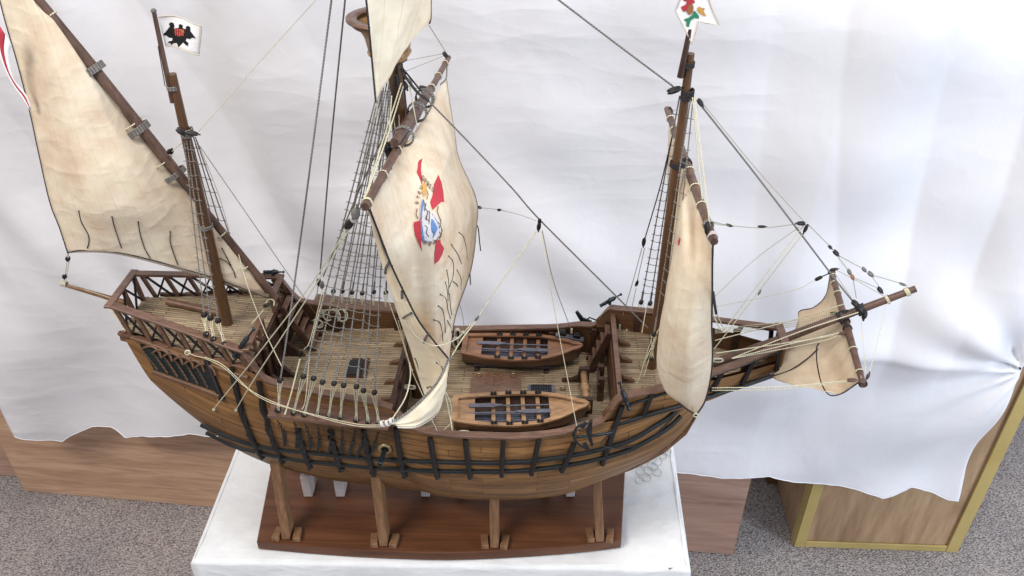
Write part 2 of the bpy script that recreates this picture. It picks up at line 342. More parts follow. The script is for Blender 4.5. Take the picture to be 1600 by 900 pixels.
import bmesh
W = {}
def link(name, mb, m, parent=None, label=None, solid=0.0, origin=None, mats=None, weld=False, fixn=True, subd=0):
    lo = Vector([min(v[i] for v in mb.v) for i in range(3)]); hi = Vector([max(v[i] for v in mb.v) for i in range(3)])
    c = Vector(origin) if origin else Vector(((lo.x + hi.x) / 2, (lo.y + hi.y) / 2, lo.z))
    me = bpy.data.meshes.new(name); me.from_pydata([v - c for v in mb.v], [], mb.f)
    uvl = me.uv_layers.new(name='UVMap'); k = 0
    for f in mb.uv:
        for q in f: uvl.data[k].uv = q; k += 1
    me.polygons.foreach_set('use_smooth', mb.sm); me.polygons.foreach_set('material_index', mb.mi)
    for x in (mats or [m]): me.materials.append(x)
    if weld or fixn:
        bm = bmesh.new(); bm.from_mesh(me)
        if weld: bmesh.ops.remove_doubles(bm, verts=bm.verts, dist=1e-5)
        if fixn: bmesh.ops.recalc_face_normals(bm, faces=bm.faces)
        bm.to_mesh(me); bm.free()
    o = bpy.data.objects.new(name, me); C.objects.link(o)
    pw = W[parent.name] if parent else Vector((0, 0, 0))
    o.location = c - pw; o.parent = parent; W[o.name] = c
    if solid:
        sm = o.modifiers.new('thickness', 'SOLIDIFY'); sm.thickness = solid; sm.offset = 0
    if subd:
        x = o.modifiers.new('smooth', 'SUBSURF'); x.levels = x.render_levels = subd
    if label: o['label'] = label
    return o
def empty(name, loc, label, cat, parent=None):
    o = bpy.data.objects.new(name, None); C.objects.link(o); o.empty_display_size = 0.05
    pw = W[parent.name] if parent else Vector((0, 0, 0))
    o.location = Vector(loc) - pw; W[o.name] = Vector(loc); o.parent = parent
    if label: o['label'] = label
    if cat: o['category'] = cat
    return o
def tag(o, label, cat, kind=None):
    if label: o['label'] = label
    if cat: o['category'] = cat
    if kind: o['kind'] = kind
    return o
def interp(tab, x):
    if x <= tab[0][0]: return tab[0][1]
    for (a, fa), (b, fb) in zip(tab, tab[1:]):
        if x <= b: t = (x - a) / (b - a); return fa + (fb - fa) * t
    return tab[-1][1]
def crom(P, t):
    n = len(P) - 1; x = t * n; i = min(int(x), n - 1); f = x - i
    p0, p1, p2, p3 = P[max(i - 1, 0)], P[i], P[i + 1], P[min(i + 2, n)]
    if i == 0: p0 = p1 * 2 - p2
    if i + 2 > n: p3 = p2 * 2 - p1
    return 0.5 * ((2 * p1) + (p2 - p0) * f + (2 * p0 - 5 * p1 + 4 * p2 - p3) * f * f + (3 * p1 - p0 - 3 * p2 + p3) * f ** 3)
def curve(P, n):
    P = [Vector(p) for p in P]; return [crom(P, i / n) for i in range(n + 1)]
def patch(ctrl, nu, nv, disp=None):
    """smooth surface through a net of points (rows from top to foot)"""
    out = []
    rows = [[Vector(p) for p in r] for r in ctrl]
    cols = []
    dense = [[crom(r, j / nu) for j in range(nu + 1)] for r in rows]
    for i in range(nv + 1):
        out.append([crom([d[j] for d in dense], i / nv) for j in range(nu + 1)])
    if disp:
        for i in range(nv + 1):
            for j in range(nu + 1): out[i][j] = out[i][j] + disp(j / nu, i / nv, out[i][j])
    return out
def P3(l, Y=None): return [at(p[0], p[1], p[2] if len(p) > 2 else Y) for p in l]

# ================================================================== SETTING
# carpet floor
FZ = -0.7
mb = MB(); mb.grid([[(-7, 7, FZ), (7, 7, FZ)], [(-7, -5, FZ), (7, -5, FZ)]])
tag(link('floor', mb, M['carpet'], fixn=False), None, None, 'structure')

def panelY(x): return 0.503 - 0.0622 * x
# tall plywood exhibition panels under the sheet
def panel(name, x0, x1, z1, m, label, dy=0.0, thick=0.02, z0=FZ + 0.002):
    y0, y1 = panelY(x0) + dy, panelY(x1) + dy
    mb = MB(); d = Vector((x1 - x0, y1 - y0, 0)); nrm = Vector((-d.y, d.x, 0)).normalized()
    mb.bar((x0, y0 + thick / 2, (z0 + z1) / 2), (x1, y1 + thick / 2, (z0 + z1) / 2), thick, z1 - z0, bev=0.001)
    o = link(name, mb, m); return tag(o, label, 'panel')
panel('plywood_panel', -1.475, 0.528, 0.95, M['ply'], 'wide tan plywood panel standing on the carpet behind the ship, swirling horizontal grain')
# its right stretch carries pinker veneer; a second board overlaps it
o = panel('plywood_panel', 0.16, 0.53, 0.6, M['ply2'], 'pinkish plywood board right of the table with a pale raw edge', dy=-0.012, thick=0.010)
mb = MB(); xe = 0.5308; mb.box((xe, panelY(xe) - 0.006, (0.6 + FZ) / 2), (0.0012, 0.009, 1.28), bev=0.0002)
link('raw_edge', mb, M['boat_tan'], o, 'pale raw edge of the board')
panel('plywood_panel', -3.2, -1.497, 0.95, M['ply2'], 'plywood panel at the far left edge, set slightly behind its neighbour', dy=0.05)
# the panel-shaped cabinet on the right with yellow trim
c0 = az(1240, 853, FZ); c1 = az(1495, 861, FZ)
cb = empty('cabinet', (0.9, 0.62, FZ), 'brown cabinet with yellow edge trim standing on the carpet, half under the white sheet', 'cabinet')
cx0, cx1, cy = c0.x, c1.x, 0.497; top = 0.95
mb = MB(); mb.box(((cx0 + cx1) / 2, cy + 0.127, (FZ + top) / 2 + 0.001), (cx1 - cx0 - 0.004, 0.25, top - FZ - 0.004)); link('body', mb, M['ply3'], cb)
for (a, b, wd, dp) in (((cx0 + 0.014, FZ), (cx0 + 0.014, top), 0.028, 0.006), ((cx1 - 0.016, FZ), (cx1 - 0.016, top), 0.032, 0.006), ((cx0 + 0.0285, FZ + 0.012), (cx1 - 0.0325, FZ + 0.012), 0.022, 0.005)):
    mb = MB()
    if a[0] == b[0]: mb.box((a[0], cy - dp / 2 + 0.001, (a[1] + b[1]) / 2 + 0.001), (wd, dp, b[1] - a[1]), bev=0.001)
    else: mb.box(((a[0] + b[0]) / 2, cy - dp / 2 + 0.001, a[1]), (b[0] - a[0], dp, wd), bev=0.001)
    link('edge_trim', mb, M['trim'], cb)
mb = MB(); mb.box((cx0 - 0.001, cy + 0.012, (FZ + top) / 2), (0.004, 0.024, top - FZ), bev=0.0008); link('edge_trim', mb, M['trim'], cb)
# crate in the dark gap
cr = az(1185, 770, FZ); mb = MB(); mb.box((cr.x + 0.02, cr.y + 0.11, FZ + 0.035), (0.22, 0.05, 0.07), bev=0.003)
mb.box((cr.x + 0.055, cr.y + 0.06, FZ + 0.10), (0.05, 0.05, 0.2), bev=0.002)
tag(link('wooden_trestle', mb, M['ply_dark']), 'dark wooden trestle foot in the gap between pinkish board and cabinet', 'trestle')

# ------------------------------------------------------------------ the big white sheet
hem_px = [(-400, 690), (0, 664), (22, 664), (45, 676), (95, 693), (112, 682), (140, 671), (170, 673), (195, 686), (222, 676), (250, 672), (300, 671), (330, 682), (370, 686), (450, 690), (600, 700), (800, 712), (1000, 730), (1060, 736), (1130, 742), (1200, 739), (1235, 748), (1280, 757), (1335, 765), (1378, 773), (1400, 768), (1425, 760), (1460, 767), (1483, 773), (1497, 772)]
def sheetY(x):
    return interp([(-2.2, 0.53), (-1.48, 0.51), (-0.5, 0.455), (0.5, 0.405), (0.75, 0.415), (1.3, 0.43)], x)
hem = []
for px, py in hem_px:
    Y = 0.5
    for _ in range(4): q = at(px, py, Y); Y = sheetY(q.x)
    q = at(px, py, Y); hem.append((q.x, q.z))
sheetY_base = sheetY
XL, XR = -1.315, at(1497, 772, sheetY(1.07)).x
pin = at(1592, 573, sheetY(1.1))
_c0, _c1 = at(1345, 552, .42), at(1528, 562, .42); crx0, crx1, crz0, crs = _c0.x, _c1.x, _c0.z, (_c1.z - _c0.z) / (_c1.x - _c0.x)
def bumpf(v, c, wd): return exp(-((v - c) / wd) ** 2)
def sheet_disp(x, z):
    d = 0.0
    d += 0.009 * abs(sin(14 * (x + .30 * z) + 1.5 * noise.noise(Vector((x * 2, z, 3))))) * max(0, min(1, (-.15 - x) / .4)) * max(0, min(1, (z + .05) / .4))
    d += 0.006 * sin(38 * (x + .33 * z) + 2 * sin(6 * z + x)) * bumpf(x, -.75, .5) * max(0, min(1, (z + .1) / .4))
    # vertical folds hanging from the top, strongest left and right
    d += 0.015 * sin(17 * x + 2.5 * z + 1.2 * sin(3 * z)) * (0.35 + 0.65 * bumpf(x, -1.0, 0.5)) * max(0, min(1, (z + 0.2) / 0.7))
    d += (0.024 * sin(15 * x - 1.6 * z + 0.8) + .010 * abs(sin(21 * x + 2.2 * z + noise.noise(Vector((x * 3, z * 1.2, 7))) * 2)) ) * max(0, min(1, (x - 0.3) / 0.35)) * max(0, min(1, (z + 0.12) / 0.35))
    # wide sagging swags in the middle
    zz = z + 0.10 * x * x - 0.06 * x
    d += 0.013 * sin(9.5 * zz + 0.7 * sin(2.3 * x) + 0.6) * (0.3 + 0.7 * bumpf(x, 0.1, 0.75)) 
    d += 0.005 * sin(23 * zz + 3.0 * x + 1.7) * bumpf(x, 0.25, 0.7)
    # diagonal drags, lower right
    q = x * 0.75 + z
    d += 0.012 * sin(19 * (z - 0.55 * x) + 1.1) * max(0, min(1, (x - 0.35) / 0.3)) * max(0, min(1, (0.25 - z) / 0.3))
    # folds that fan out from the pin
    dx, dz = x - pin.x, z - pin.z; r = sqrt(dx * dx + dz * dz); th = atan2(dz, -dx)
    d += 0.016 * sin(11.0 * th + 0.8) * (.3 + .7 * bumpf(th, .5, .9)) * min(1, r / 0.05) * exp(-r / 0.28)
    # diagonal tension folds bottom left
    d += 0.018 * sin(16 * (x * 0.92 - z * 0.38) + 0.3) * max(0, min(1, (-0.35 - x) / 0.3)) * max(0, min(1, (0.35 - z) / 0.4))
    # flutes toward the hem
    hb = max(0, min(1, (-0.18 - z) / 0.25)); d += 0.007 * hb * sin(27 * x + 2 * sin(5 * x))
    # a sharp crease right of the bow, and smaller tucks
    zc_ = crz0 + (x - crx0) * crs; wx = max(0, min(1, (x - crx0 + .12) / .12)) * max(0, min(1, (crx1 + .06 - x) / .06))
    d += wx * .020 / (1 + exp(-(z - zc_) / .006)) * exp(-max(0, z - zc_) / .10)
    d += 0.005 * sin(44 * x + 9 * z + 2.5 * sin(4 * z)) * max(0, min(1, (z - 0.05) / 0.4)) * bumpf(x, -.62, .35)
    d += 0.007 * sin(30 * (z * .8 + x * .45) + 1.5 * sin(5 * x)) * bumpf(x, -.15, .45) * bumpf(z, .12, .35)
    d += 0.009 * sin(26 * (z * .5 - x * .86) + 1.0) * bumpf(x, .75, .35) * bumpf(z, .0, .3)
    n3 = noise.noise(Vector((x * 3.1, z * 3.6, 0.3))); d += (0.010 if x < .4 else 0.010 * max(.3, 1 - (x - .4) * 2.2)) * n3
    n4 = noise.noise(Vector((x * 9 + n3 * 2, z * 7, 4.3))); d += 0.0016 * n4
    n5 = noise.noise(Vector((x * 24 + n4 * 3, z * 19, 9.3))); d += 0.0003 * n5
    return d
nx, nz = 420, 300
zt = 0.98; rows = []
for i in range(nz + 1):
    r = []
    for j in range(nx + 1):
        x = XL + (XR + 0.0 - XL) * j / nx
        zb = interp(hem, x) + 0.0006 * sin(140 * x) + 0.001 * noise.noise(Vector((x * 60, 0, 0)))
        t = i / nz; z = zt + (zb - zt) * t
        xx = x + (0.012 * sin(z * 6) + 0.008 * (1 - t)) * max(0, (j / nx - 0.93) / 0.07) 
        r.append(Vector((xx, sheetY(x) - 0.012 - sheet_disp(x, z), z)))
    rows.append(r)
# returns over the right side
side = [[r[-1], r[-1] + Vector((0.012, 0.02, 0)), r[-1] + Vector((0.014, 0.07, 0.0))] for r in rows]
mb = MB(); mb.grid([r + s[1:] for r, s in zip(rows, side)])
# the sheet goes over the top of the panels
topback = [[p + Vector((0, 0, 0)) for p in rows[0]], [p + Vector((0, 0.09, 0.012)) for p in rows[0]], [p + Vector((0, 0.12, -0.1)) for p in rows[0]]]
mb.grid(topback)
sheet = link('backdrop_sheet', mb, M['satin'], weld=True, fixn=False, solid=0.0012)
tag(sheet, 'big creased white satin sheet hanging behind the ship as a backdrop', 'sheet')
hm = MB(); hm.tube([p + Vector((0, -.0004, 0)) for p in rows[-1]], .0016, 5); link('hem', hm, M['satin'], sheet)
def on_sheet(px, py, off=0.001):
    Y = 0.45
    for _ in range(8):
        q = at(px, py, Y); Y = sheetY(q.x) - 0.012 - sheet_disp(q.x, q.z) - off
    return at(px, py, Y)
mb = MB(); mb.tube([on_sheet(1592, 573), on_sheet(1592, 573) + Vector((0, -0.008, 0.0))], 0.002, 8); link('pin', mb, M['iron'], sheet)
# ------------------------------------------------------------------ table with its cloth
T = [Vector((-0.575, 0.14, 0)), Vector((0.262, 0.20, 0)), Vector((0.258, -0.112, 0)), Vector((-0.569, -0.131, 0))]
ctr = sum(T, Vector()) / 4
tb = empty('table', (ctr.x, ctr.y, FZ), 'small table under the white cloth that carries the ship', 'table')
ins = [ctr + (p - ctr) * 0.90 for p in T]
mb = MB(); mb.prism([p + Vector((0, 0, -0.014)) for p in ins], (0, 0, -0.02)); link('tabletop', mb, M['ply'], tb)
for p in ins:
    q = ctr + (p - ctr) * 0.92; mb = MB(); mb.box((q.x, q.y, (FZ - 0.036) / 2), (0.035, 0.035, -FZ - 0.04), bev=0.002); link('leg', mb, M['ply'], tb)
def quad(u, v):  # u along x, v toward camera
    a = T[0].lerp(T[1], u); b = T[3].lerp(T[2], u); return a.lerp(b, v)
loop = []
N = 60
for i in range(N): loop.append(quad(i / N, 0))
for i in range(N // 2): loop.append(quad(1, i / (N // 2)))
for i in range(N): loop.append(quad(1 - i / N, 1))
for i in range(N // 2): loop.append(quad(0, 1 - i / (N // 2)))
mb = MB()
rows = []
nn = 90; mm = 40
for i in range(mm + 1):
    r = []
    for j in range(nn + 1):
        p = quad(j / nn, i / mm); e = min(j / nn, 1 - j / nn, i / mm, 1 - i / mm)
        z = 0.0012 * noise.noise(Vector((p.x * 14, p.y * 14, 0))) * min(1, e * 12) + 0.0006 * noise.noise(Vector((p.x * 50, p.y * 50, 3)))
        cmin = max(0, 1 - min(j, nn - j, ) / 1.5) + max(0, 1 - min(i, mm - i) / 1.5)
        p2 = ctr + Vector(((p.x - ctr.x) * .992, (p.y - ctr.y) * .972, 0)); z += .0022 * noise.noise(Vector((p.x * 7, p.y * 9, 2))) * min(1, e * 12) - .0004 - .0012 * max(0, 1 - e * 25)
        r.append(Vector((p2.x, p2.y, z)))
    rows.append(r)
mb.grid(rows)
skirt = []
L = len(loop)
def edge_round(p):
    return p
for k in range(34):
    r = []
    for i in range(L + 1):
        p = loop[i % L]; d = (p - ctr); dd = Vector((d.x / 0.417, d.y / 0.15, 0))
        if abs(dd.x) > abs(dd.y): nrm = Vector((1 if dd.x > 0 else -1, 0, 0))
        else: nrm = Vector((0, 1 if dd.y > 0 else -1, 0))
        # soft corners
        cx_ = min(1, max(0, (abs(d.x) - .395) / .02)); cy_ = min(1, max(0, (abs(d.y) - .115) / .02))
        nrm = Vector((math.copysign(cx_, d.x) if cx_ > 0 else 0, math.copysign(max(cy_, 0.001), d.y), 0)) if (cx_ > 0 and cy_ > 0) else nrm
        nrm = nrm.normalized()
        if k < 10:
            q = k / 9 * pi / 2; o = nrm * (.009 * sin(q)); z = -.0005 - .009 * (1 - cos(q))
        else:
            t = (k - 9) / 24; fold = .5 + .5 * sin(i * .42 + 1.3 * sin(i * .11)); o = nrm * (.009 + .004 * t + t * .020 * fold); z = -.0095 - .31 * t
        z += .0012 * noise.noise(Vector((p.x * 30, p.y * 30, k * .2)))
        r.append(p - nrm * .0085 + o + Vector((0, 0, z)))
    skirt.append(r)
mb.grid(skirt)
tc_ = link('tablecloth', mb, M['table'], weld=False, fixn=False, solid=0.0)
tag(tc_, 'white cotton tablecloth draped over the small table, hanging down at the front', 'tablecloth')
# ring lace trimming lying flat on the cloth, right of the stand
rng = random.Random(3)
ring_px = [(1000, 750), (1010, 747), (1001, 736), (1013, 735), (1007, 724), (1022, 729), (1027, 738), (1020, 717), (1012, 711), (1028, 721), (1035, 711), (1016, 708), (1026, 704), (1038, 701), (1032, 697), (1042, 706), (1020, 699), (1030, 690), (1041, 692), (1013, 700), (1003, 712), (1040, 683)]
lace = MB()
for px, py in ring_px:
    c = az(px + rng.uniform(-1, 1), py, 0.0035); n_ = 14; rr = rng.uniform(0.0068, 0.0085)
    lace.tube([c + Vector((cos(2 * pi * i / n_) * rr, sin(2 * pi * i / n_) * rr * 1.15, rng.uniform(-.0004, .0004))) for i in range(n_ + 1)], 0.0007, 6)
tag(link('lace_trim', lace, M['thread_w']), 'clear ring lace trimming lying on the tablecloth below the bow', 'lace')
# ------------------------------------------------------------------ display stand
zb = 0.022
st = empty('display_stand', (-0.16, 0, 0.002), 'reddish brown varnished base board with pale wooden posts holding up the ship', 'display stand')
front = [az(401, 846, zb), az(500, 855, zb), az(600, 861, zb), az(700, 863.5, zb), az(800, 860, zb), az(900, 852.5, zb), az(971, 844, zb)]
back = [Vector((0.163, 0.095, zb)), Vector((0.0, 0.115, zb)), Vector((-0.16, 0.125, zb)), Vector((-0.32, 0.115, zb)), Vector((-0.487, 0.085, zb))]
poly = curve(front, 24) + curve(back, 16)
mb = MB(); cen = Vector((-0.16, 0, 0))
low = [Vector((p.x, p.y, 0.003)) for p in poly]; e1 = [Vector((p.x, p.y, zb - 0.0015)) for p in poly]
e2 = [Vector((p.x, p.y, zb)) + (cen - Vector((p.x, p.y, 0))).normalized() * 0.0015 for p in poly]
for a, b in ((low, e1), (e1, e2)): mb.grid([a + a[:1], b + b[:1]], smooth=False)
mb.add(e2, [list(range(len(e2)))]); mb.add(low, [list(range(len(low)))[::-1]])
link('base_board', mb, M['base'], st, weld=True)
for (bx, by, tx, ty, tY) in ((450, 838, 429, 705, -0.06), (601, 848, 588, 742, -0.079), (773, 850, 772, 762, -0.083), (937, 840, 931, 722, -0.068)):
    b = az(bx, by, zb); t = at(tx, ty, tY); t = t + (t - b).normalized() * 0.012
    side_x = 0.0145
    mb = MB(); mb.bar(b + Vector((0, 0.003, 0.001)), t + Vector((0, .003, 0)), side_x, 0.026, up=(0, 1, 0), bev=0.001)
    po = link('post', mb, M['post'], st)
    for s in (-1, 1):
        mb = MB(); R = Matrix.Rotation(0.12 * s * (1 if bx < 600 else -1), 3, 'Z')
        mb.box((b.x + s * 0.0165, b.y + 0.000, zb + 0.0055), (0.012, 0.024, 0.010), R, bev=0.0008); link('foot_block', mb, M['post'], st)
for (px, px2) in ((481, 531), (664, 720), (853, 890)):
    for q in (px, px2):
        b = az(q, 777, zb); mb = MB(); mb.box((b.x, b.y + 0.02, zb + 0.026), (0.0155, 0.04, 0.05), Matrix.Rotation(0.04, 3, 'Z'), bev=0.001)
        link('keel_block', mb, M['pad'], st, 'pale grey keel block')

# ================================================================== THE SHIP
SO = Vector((-0.16, 0, 0.05))
ship = empty('ship_model', SO, 'wooden three masted sailing ship model with cream sails, rigging and two small boats on deck', 'model ship')
def part(name, mb, m, parent=None, **k): return link(name, mb, m, parent or ship, **k)

# hull lines ---------------------------------------------------------------
HB = [(-.605, .045), (-.55, .064), (-.50, .077), (-.41, .094), (-.38, .099), (-.30, .105), (-.21, .113), (-.17, .121), (-.13, .125), (-.03, .129), (.04, .124), (.085, .116), (.115, .107), (.16, .094), (.2, .077), (.24, .048), (.268, .006)]
ZR = [(-.605, .402), (-.50, .404), (-.42, .392), (-.405, .386), (-.39, .375), (-.37, .368), (-.30, .357), (-.21, .345), (-.202, .338), (-.19, .314), (-.17, .307), (-.13, .303), (-.03, .306), (.03, .312), (.06, .322), (.085, .327), (.12, .326), (.2, .325), (.268, .335)]
KX = [(0.0, -.507), (.08, -.462), (.2, -.37), (.4, -.22), (.6, -.06), (.75, .06), (.85, .135), (.93, .195), (1.0, .24)]
KZ = [(0.0, .148), (.08, .108), (.2, .075), (.4, .054), (.6, .055), (.75, .074), (.85, .102), (.93, .142), (1.0, .205)]
SH = [(0, .07), (.06, .24), (.12, .40), (.2, .565), (.3, .73), (.42, .88), (.55, .985), (.68, 1.045), (.8, 1.055), (.9, 1.03), (1, 1.0)]
def smooth_i(tab, x, h=0.012):
    return sum(interp(tab, x + d * h) * wg for d, wg in ((-1, .25), (0, .5), (1, .25)))
def hullP(s, v, side=-1, off=0.0):
    xt = -.605 + .873 * s; zt_ = smooth_i(ZR, xt, 0.006); xk = smooth_i(KX, s, 0.05) if 0.06 < s < .94 else interp(KX, s); zk = smooth_i(KZ, s, 0.05) if 0.06 < s < .94 else interp(KZ, s)
    x = xk + (xt - xk) * v + (.017 * sin(pi * min(1, v / .74)) * max(0, 1 - s / .14) if s < .14 else 0); z = zk + (zt_ - zk) * v
    g = (interp(SH, v) * .4 + interp(SH, max(0, v - .06)) * .3 + interp(SH, min(1, v + .06)) * .3) if v > .03 else interp(SH, v)
    endb = max(0, (s - .72) / .28); ends = max(0, (0.30 - s) / .30)
    g = g ** (1 + 1.3 * endb ** 1.4 + 0.25 * ends ** 1.3) * (1 + .65 * ends * (1 - v) ** .8)
    hb = (smooth_i(HB, xt, .02) if xt < .24 else interp(HB, xt)) if s < 1 else .004
    y = max(0.0035, hb * g) - off
    return Vector((x, side * max(0.001, y), z))
def hull_at(x, z, side=-1, off=0.0):
    lo, hi = 0.0, 1.0
    for _ in range(30):
        s = (lo + hi) / 2; xt = -.605 + .873 * s; a = hullP(s, 0); b = hullP(s, 1)
        v = min(1, max(0, (z - a.z) / (b.z - a.z))); xx = a.x + (b.x - a.x) * v
        if xx < x: lo = s
        else: hi = s
    return hullP(s, v, side, off), s, v
NS, NV = 150, 34
for side in (-1, 1): pass
mb = MB()
girth = []
for side in (-1, 1):
    rows = []; uvs = []
    for j in range(NV + 1):
        v = j / NV; rows.append([hullP(i / NS, v, side) for i in range(NS + 1)])
    mid = NS // 2; acc = [0]
    for j in range(NV): acc.append(acc[-1] + (rows[j + 1][mid] - rows[j][mid]).length)
    for j in range(NV + 1): uvs.append([(p.x + .6, p.z - .5 * (p.x + .1) ** 2 - max(0, .105 - abs(p.y)) * .55 * (1 if j < NV * .5 else 0) * min(1, max(0, (p.x + .55) / .2)) * min(1, max(0, (.2 - p.x) / .2)) + .3) for p in rows[j]])
    mb.grid(rows, uvs)
# stern transom and keel
tr = [hullP(0, j / NV, -1) for j in range(NV + 1)]; tl = [hullP(0, j / NV, 1) for j in range(NV + 1)]
mb.grid([[a, a.lerp(b, .5), b] for a, b in zip(tr, tl)], [[(0.0, a.z), (0.05, a.z), (0.1, a.z)] for a in tr])
hull = part('hull', mb, M['hull'], fixn=True)
kp = [hullP(i / 60, 0) for i in range(61)]; kp = [Vector((p.x, 0, p.z)) for p in kp]
mb = MB()
stem = kp + [Vector((hullP(1, v).x + 0.003, 0, hullP(1, v).z)) for v in (.25, .5, .75, .95)]
mb.grid([[p + Vector((0, -.0042, .004)), p + Vector((0, -.0042, -.006)), p + Vector((0, .0042, -.006)), p + Vector((0, .0042, .004))] for p in stem], smooth=False)
part('keel', mb, M['post'])
# rudder
a, b = hullP(0, .05), hullP(0, .72); a = Vector((a.x, 0, a.z)); b = Vector((b.x, 0, b.z))
mb = MB(); mb.prism([a + Vector((-.002, -.003, 0)), b + Vector((-.002, -.003, 0)), b + Vector((-.014, -.003, 0)), a.lerp(b, .45) + Vector((-.026, -.003, 0)), a + Vector((-.036, -.003, .004))], (0, .006, 0)); part('rudder', mb, M['lattice'])

# inner bulwarks
def inner(x0, x1, zd, name='bulwark_lining', nseg=40):
    for side in (-1, 1):
        lo, hi = [], []
        for i in range(nseg + 1):
            x = x0 + (x1 - x0) * i / nseg
            zz = zd(x) if callable(zd) else zd
            zt_ = smooth_i(ZR, x, .006) - 0.001
            p, s, v = hull_at(x, zz, side, .006); q, _, _ = hull_at(x, zt_, side, .006)
            lo.append(p); hi.append(q)
        mb = MB(); mb.grid([lo, hi]); part(name, mb, M['inner'], fixn=False)
zq, zm, zp, zf = .313, .264, .395, .336
inner(-.40, -.205, zq); inner(-.20, .112, zm)
# decks
def deck(name, x0, x1, z, hbf, n=40):
    mb = MB(); rows = []
    for side in (-1, 1): pass
    for i in range(n + 1):
        x = x0 + (x1 - x0) * i / n; zz = z(x) if callable(z) else z; h = hbf(x, zz)
        rows.append([Vector((x, -h, zz)), Vector((x, -h * .5, zz + .0012)), Vector((x, 0, zz + .0016)), Vector((x, h * .5, zz + .0012)), Vector((x, h, zz))])
    mb.grid(rows); return part(name, mb, M['deck'], fixn=False, solid=0.0)
hin = lambda x, z: abs(hull_at(x, z, -1, .0055)[0].y)
deck('quarter_deck', -.41, -.207, zq, hin); deck('main_deck', -.21, .118, zm, hin)
zpf = lambda x: .395 + max(0, (-.45 - x)) * .12
PR = [(-.613, .042), (-.41, .094)]
hp = lambda x, z: interp(PR, x) - .004
deck('poop_deck', -.608, -.408, zpf, hp)
FR = [(.095, .112), (.115, .107), (.197, .086), (.28, .054), (.355, .021)]
FT = [(.105, .362), (.115, .3675), (.197, .376), (.28, .387), (.355, .401)]
FB = [(.09, .318), (.195, .322), (.254, .3265), (.355, .349)]
zff = lambda x: .334 + max(0, x - .2) * .07
deck('forecastle_deck', .113, .345, zff, lambda x, z: interp(FR, x) - .005)
# forecastle sides
for side in (-1, 1):
    for off, nm, m in ((0, 'forecastle_side', M['hull']), (.006, 'forecastle_lining', M['inner'])):
        n = 40; rows = [[], [], []]; uv = [[], [], []]
        for i in range(n + 1):
            x = .092 + (.355 - .092) * i / n; b = interp(FB, x); t = min(interp(FT, x), interp([(.06, .322), (.075, .326), (.09, .338), (.1, .352), (.108, .364), (.116, .37)], x)) - .001
            if off: b = min(zff(x) - .002, t - .001)
            for k, f in enumerate((0, .5, 1)):
                h = interp(FR, x) - off - (1 - f) * .004
                rows[k].append(Vector((x, side * max(h, .001), b + (t - b) * f))); uv[k].append((x + .6, (b + (t - b) * f) - .15 * (x + .1) ** 2 + .3))
        mb = MB(); mb.grid(rows, uv); part(nm, mb, m, fixn=False)
mb = MB(); x = .356; mb.box((x, 0, (.349 + .40) / 2), (.004, .043, .052), bev=.0005); part('forecastle_end', mb, M['hull'])
# bottom of the beak
rows = []
for i in range(21):
    x = .2 + (.355 - .2) * i / 20; h = interp(FR, x) - .004; b = interp(FB, x)
    rows.append([Vector((x, -h, b)), Vector((x, 0, b - .002)), Vector((x, h, b))])
mb = MB(); mb.grid(rows); part('beak_floor', mb, M['hull'], fixn=False)

# cap rails: flat strips following an edge
def strip(name, pts, wd, th, m, outw=0.35, closed=False, parent=None, label=None):
    """pts follow the edge; flat strip, width across Y/X horizontally"""
    pts = [Vector(p) for p in pts]; rows = []
    for i, p in enumerate(pts):
        t = pts[min(i + 1, len(pts) - 1)] - pts[max(i - 1, 0)]; t.z = 0; t.normalize(); nrm = Vector((t.y, -t.x, 0))
        if nrm.y * p.y < 0: nrm = -nrm
        o = p + nrm * wd * outw; q = p - nrm * wd * (1 - outw)
        rows.append([o + Vector((0, 0, -th)), o + Vector((0, 0, -.0006)), o - nrm * .0006, q + nrm * .0006, q + Vector((0, 0, -.0006)), q + Vector((0, 0, -th)), o + Vector((0, 0, -th))])
    mb = MB(); mb.grid(rows, smooth=False)
    mb.add(rows[0][:6], [list(range(6))]); mb.add(rows[-1][:6], [list(range(6))[::-1]])
    return part(name, mb, m, parent)
for side in (-1, 1):
    n = 60
    q = [hull_at(x, 9, side)[0] + Vector((0, 0, .003)) for x in [-.386 + (-.207 + .386) * i / n for i in range(n + 1)]]
    q = [Vector((p.x, side * smooth_i(HB, p.x, .02), smooth_i(ZR, p.x, .006) + .003)) for p in q]
    # swoop from the poop rail down to the quarter deck rail
    sw = [Vector((-.412, side * .094, .425)), Vector((-.404, side * .0955, .408)), Vector((-.396, side * .097, .390))]
    strip('cap_rail', curve(sw + q[::6], 60), .011, .004, M['rail'])
    xs = [-.2 + (.088 + .2) * i / n for i in range(n + 1)]
    q = [Vector((x, side * smooth_i(HB, x, .02), smooth_i(ZR, x, .01) + .003)) for x in xs]
    q2 = [Vector((.097, side * .1125, .343)), Vector((.104, side * .1105, .358)), Vector((.113, side * .108, .3695))]
    xf = [.125 + (.355 - .125) * i / 10 for i in range(11)]
    q3 = [Vector((x, side * interp(FR, x), interp(FT, x) + .003)) for x in xf]
    strip('cap_rail', curve(q[::5] + q2 + q3, 120), .012, .004, M['rail'])
mb = MB(); mb.bar((.356, -.026, .404), (.356, .026, .404), .012, .004, bev=.0005); part('cap_rail', mb, M['rail'])
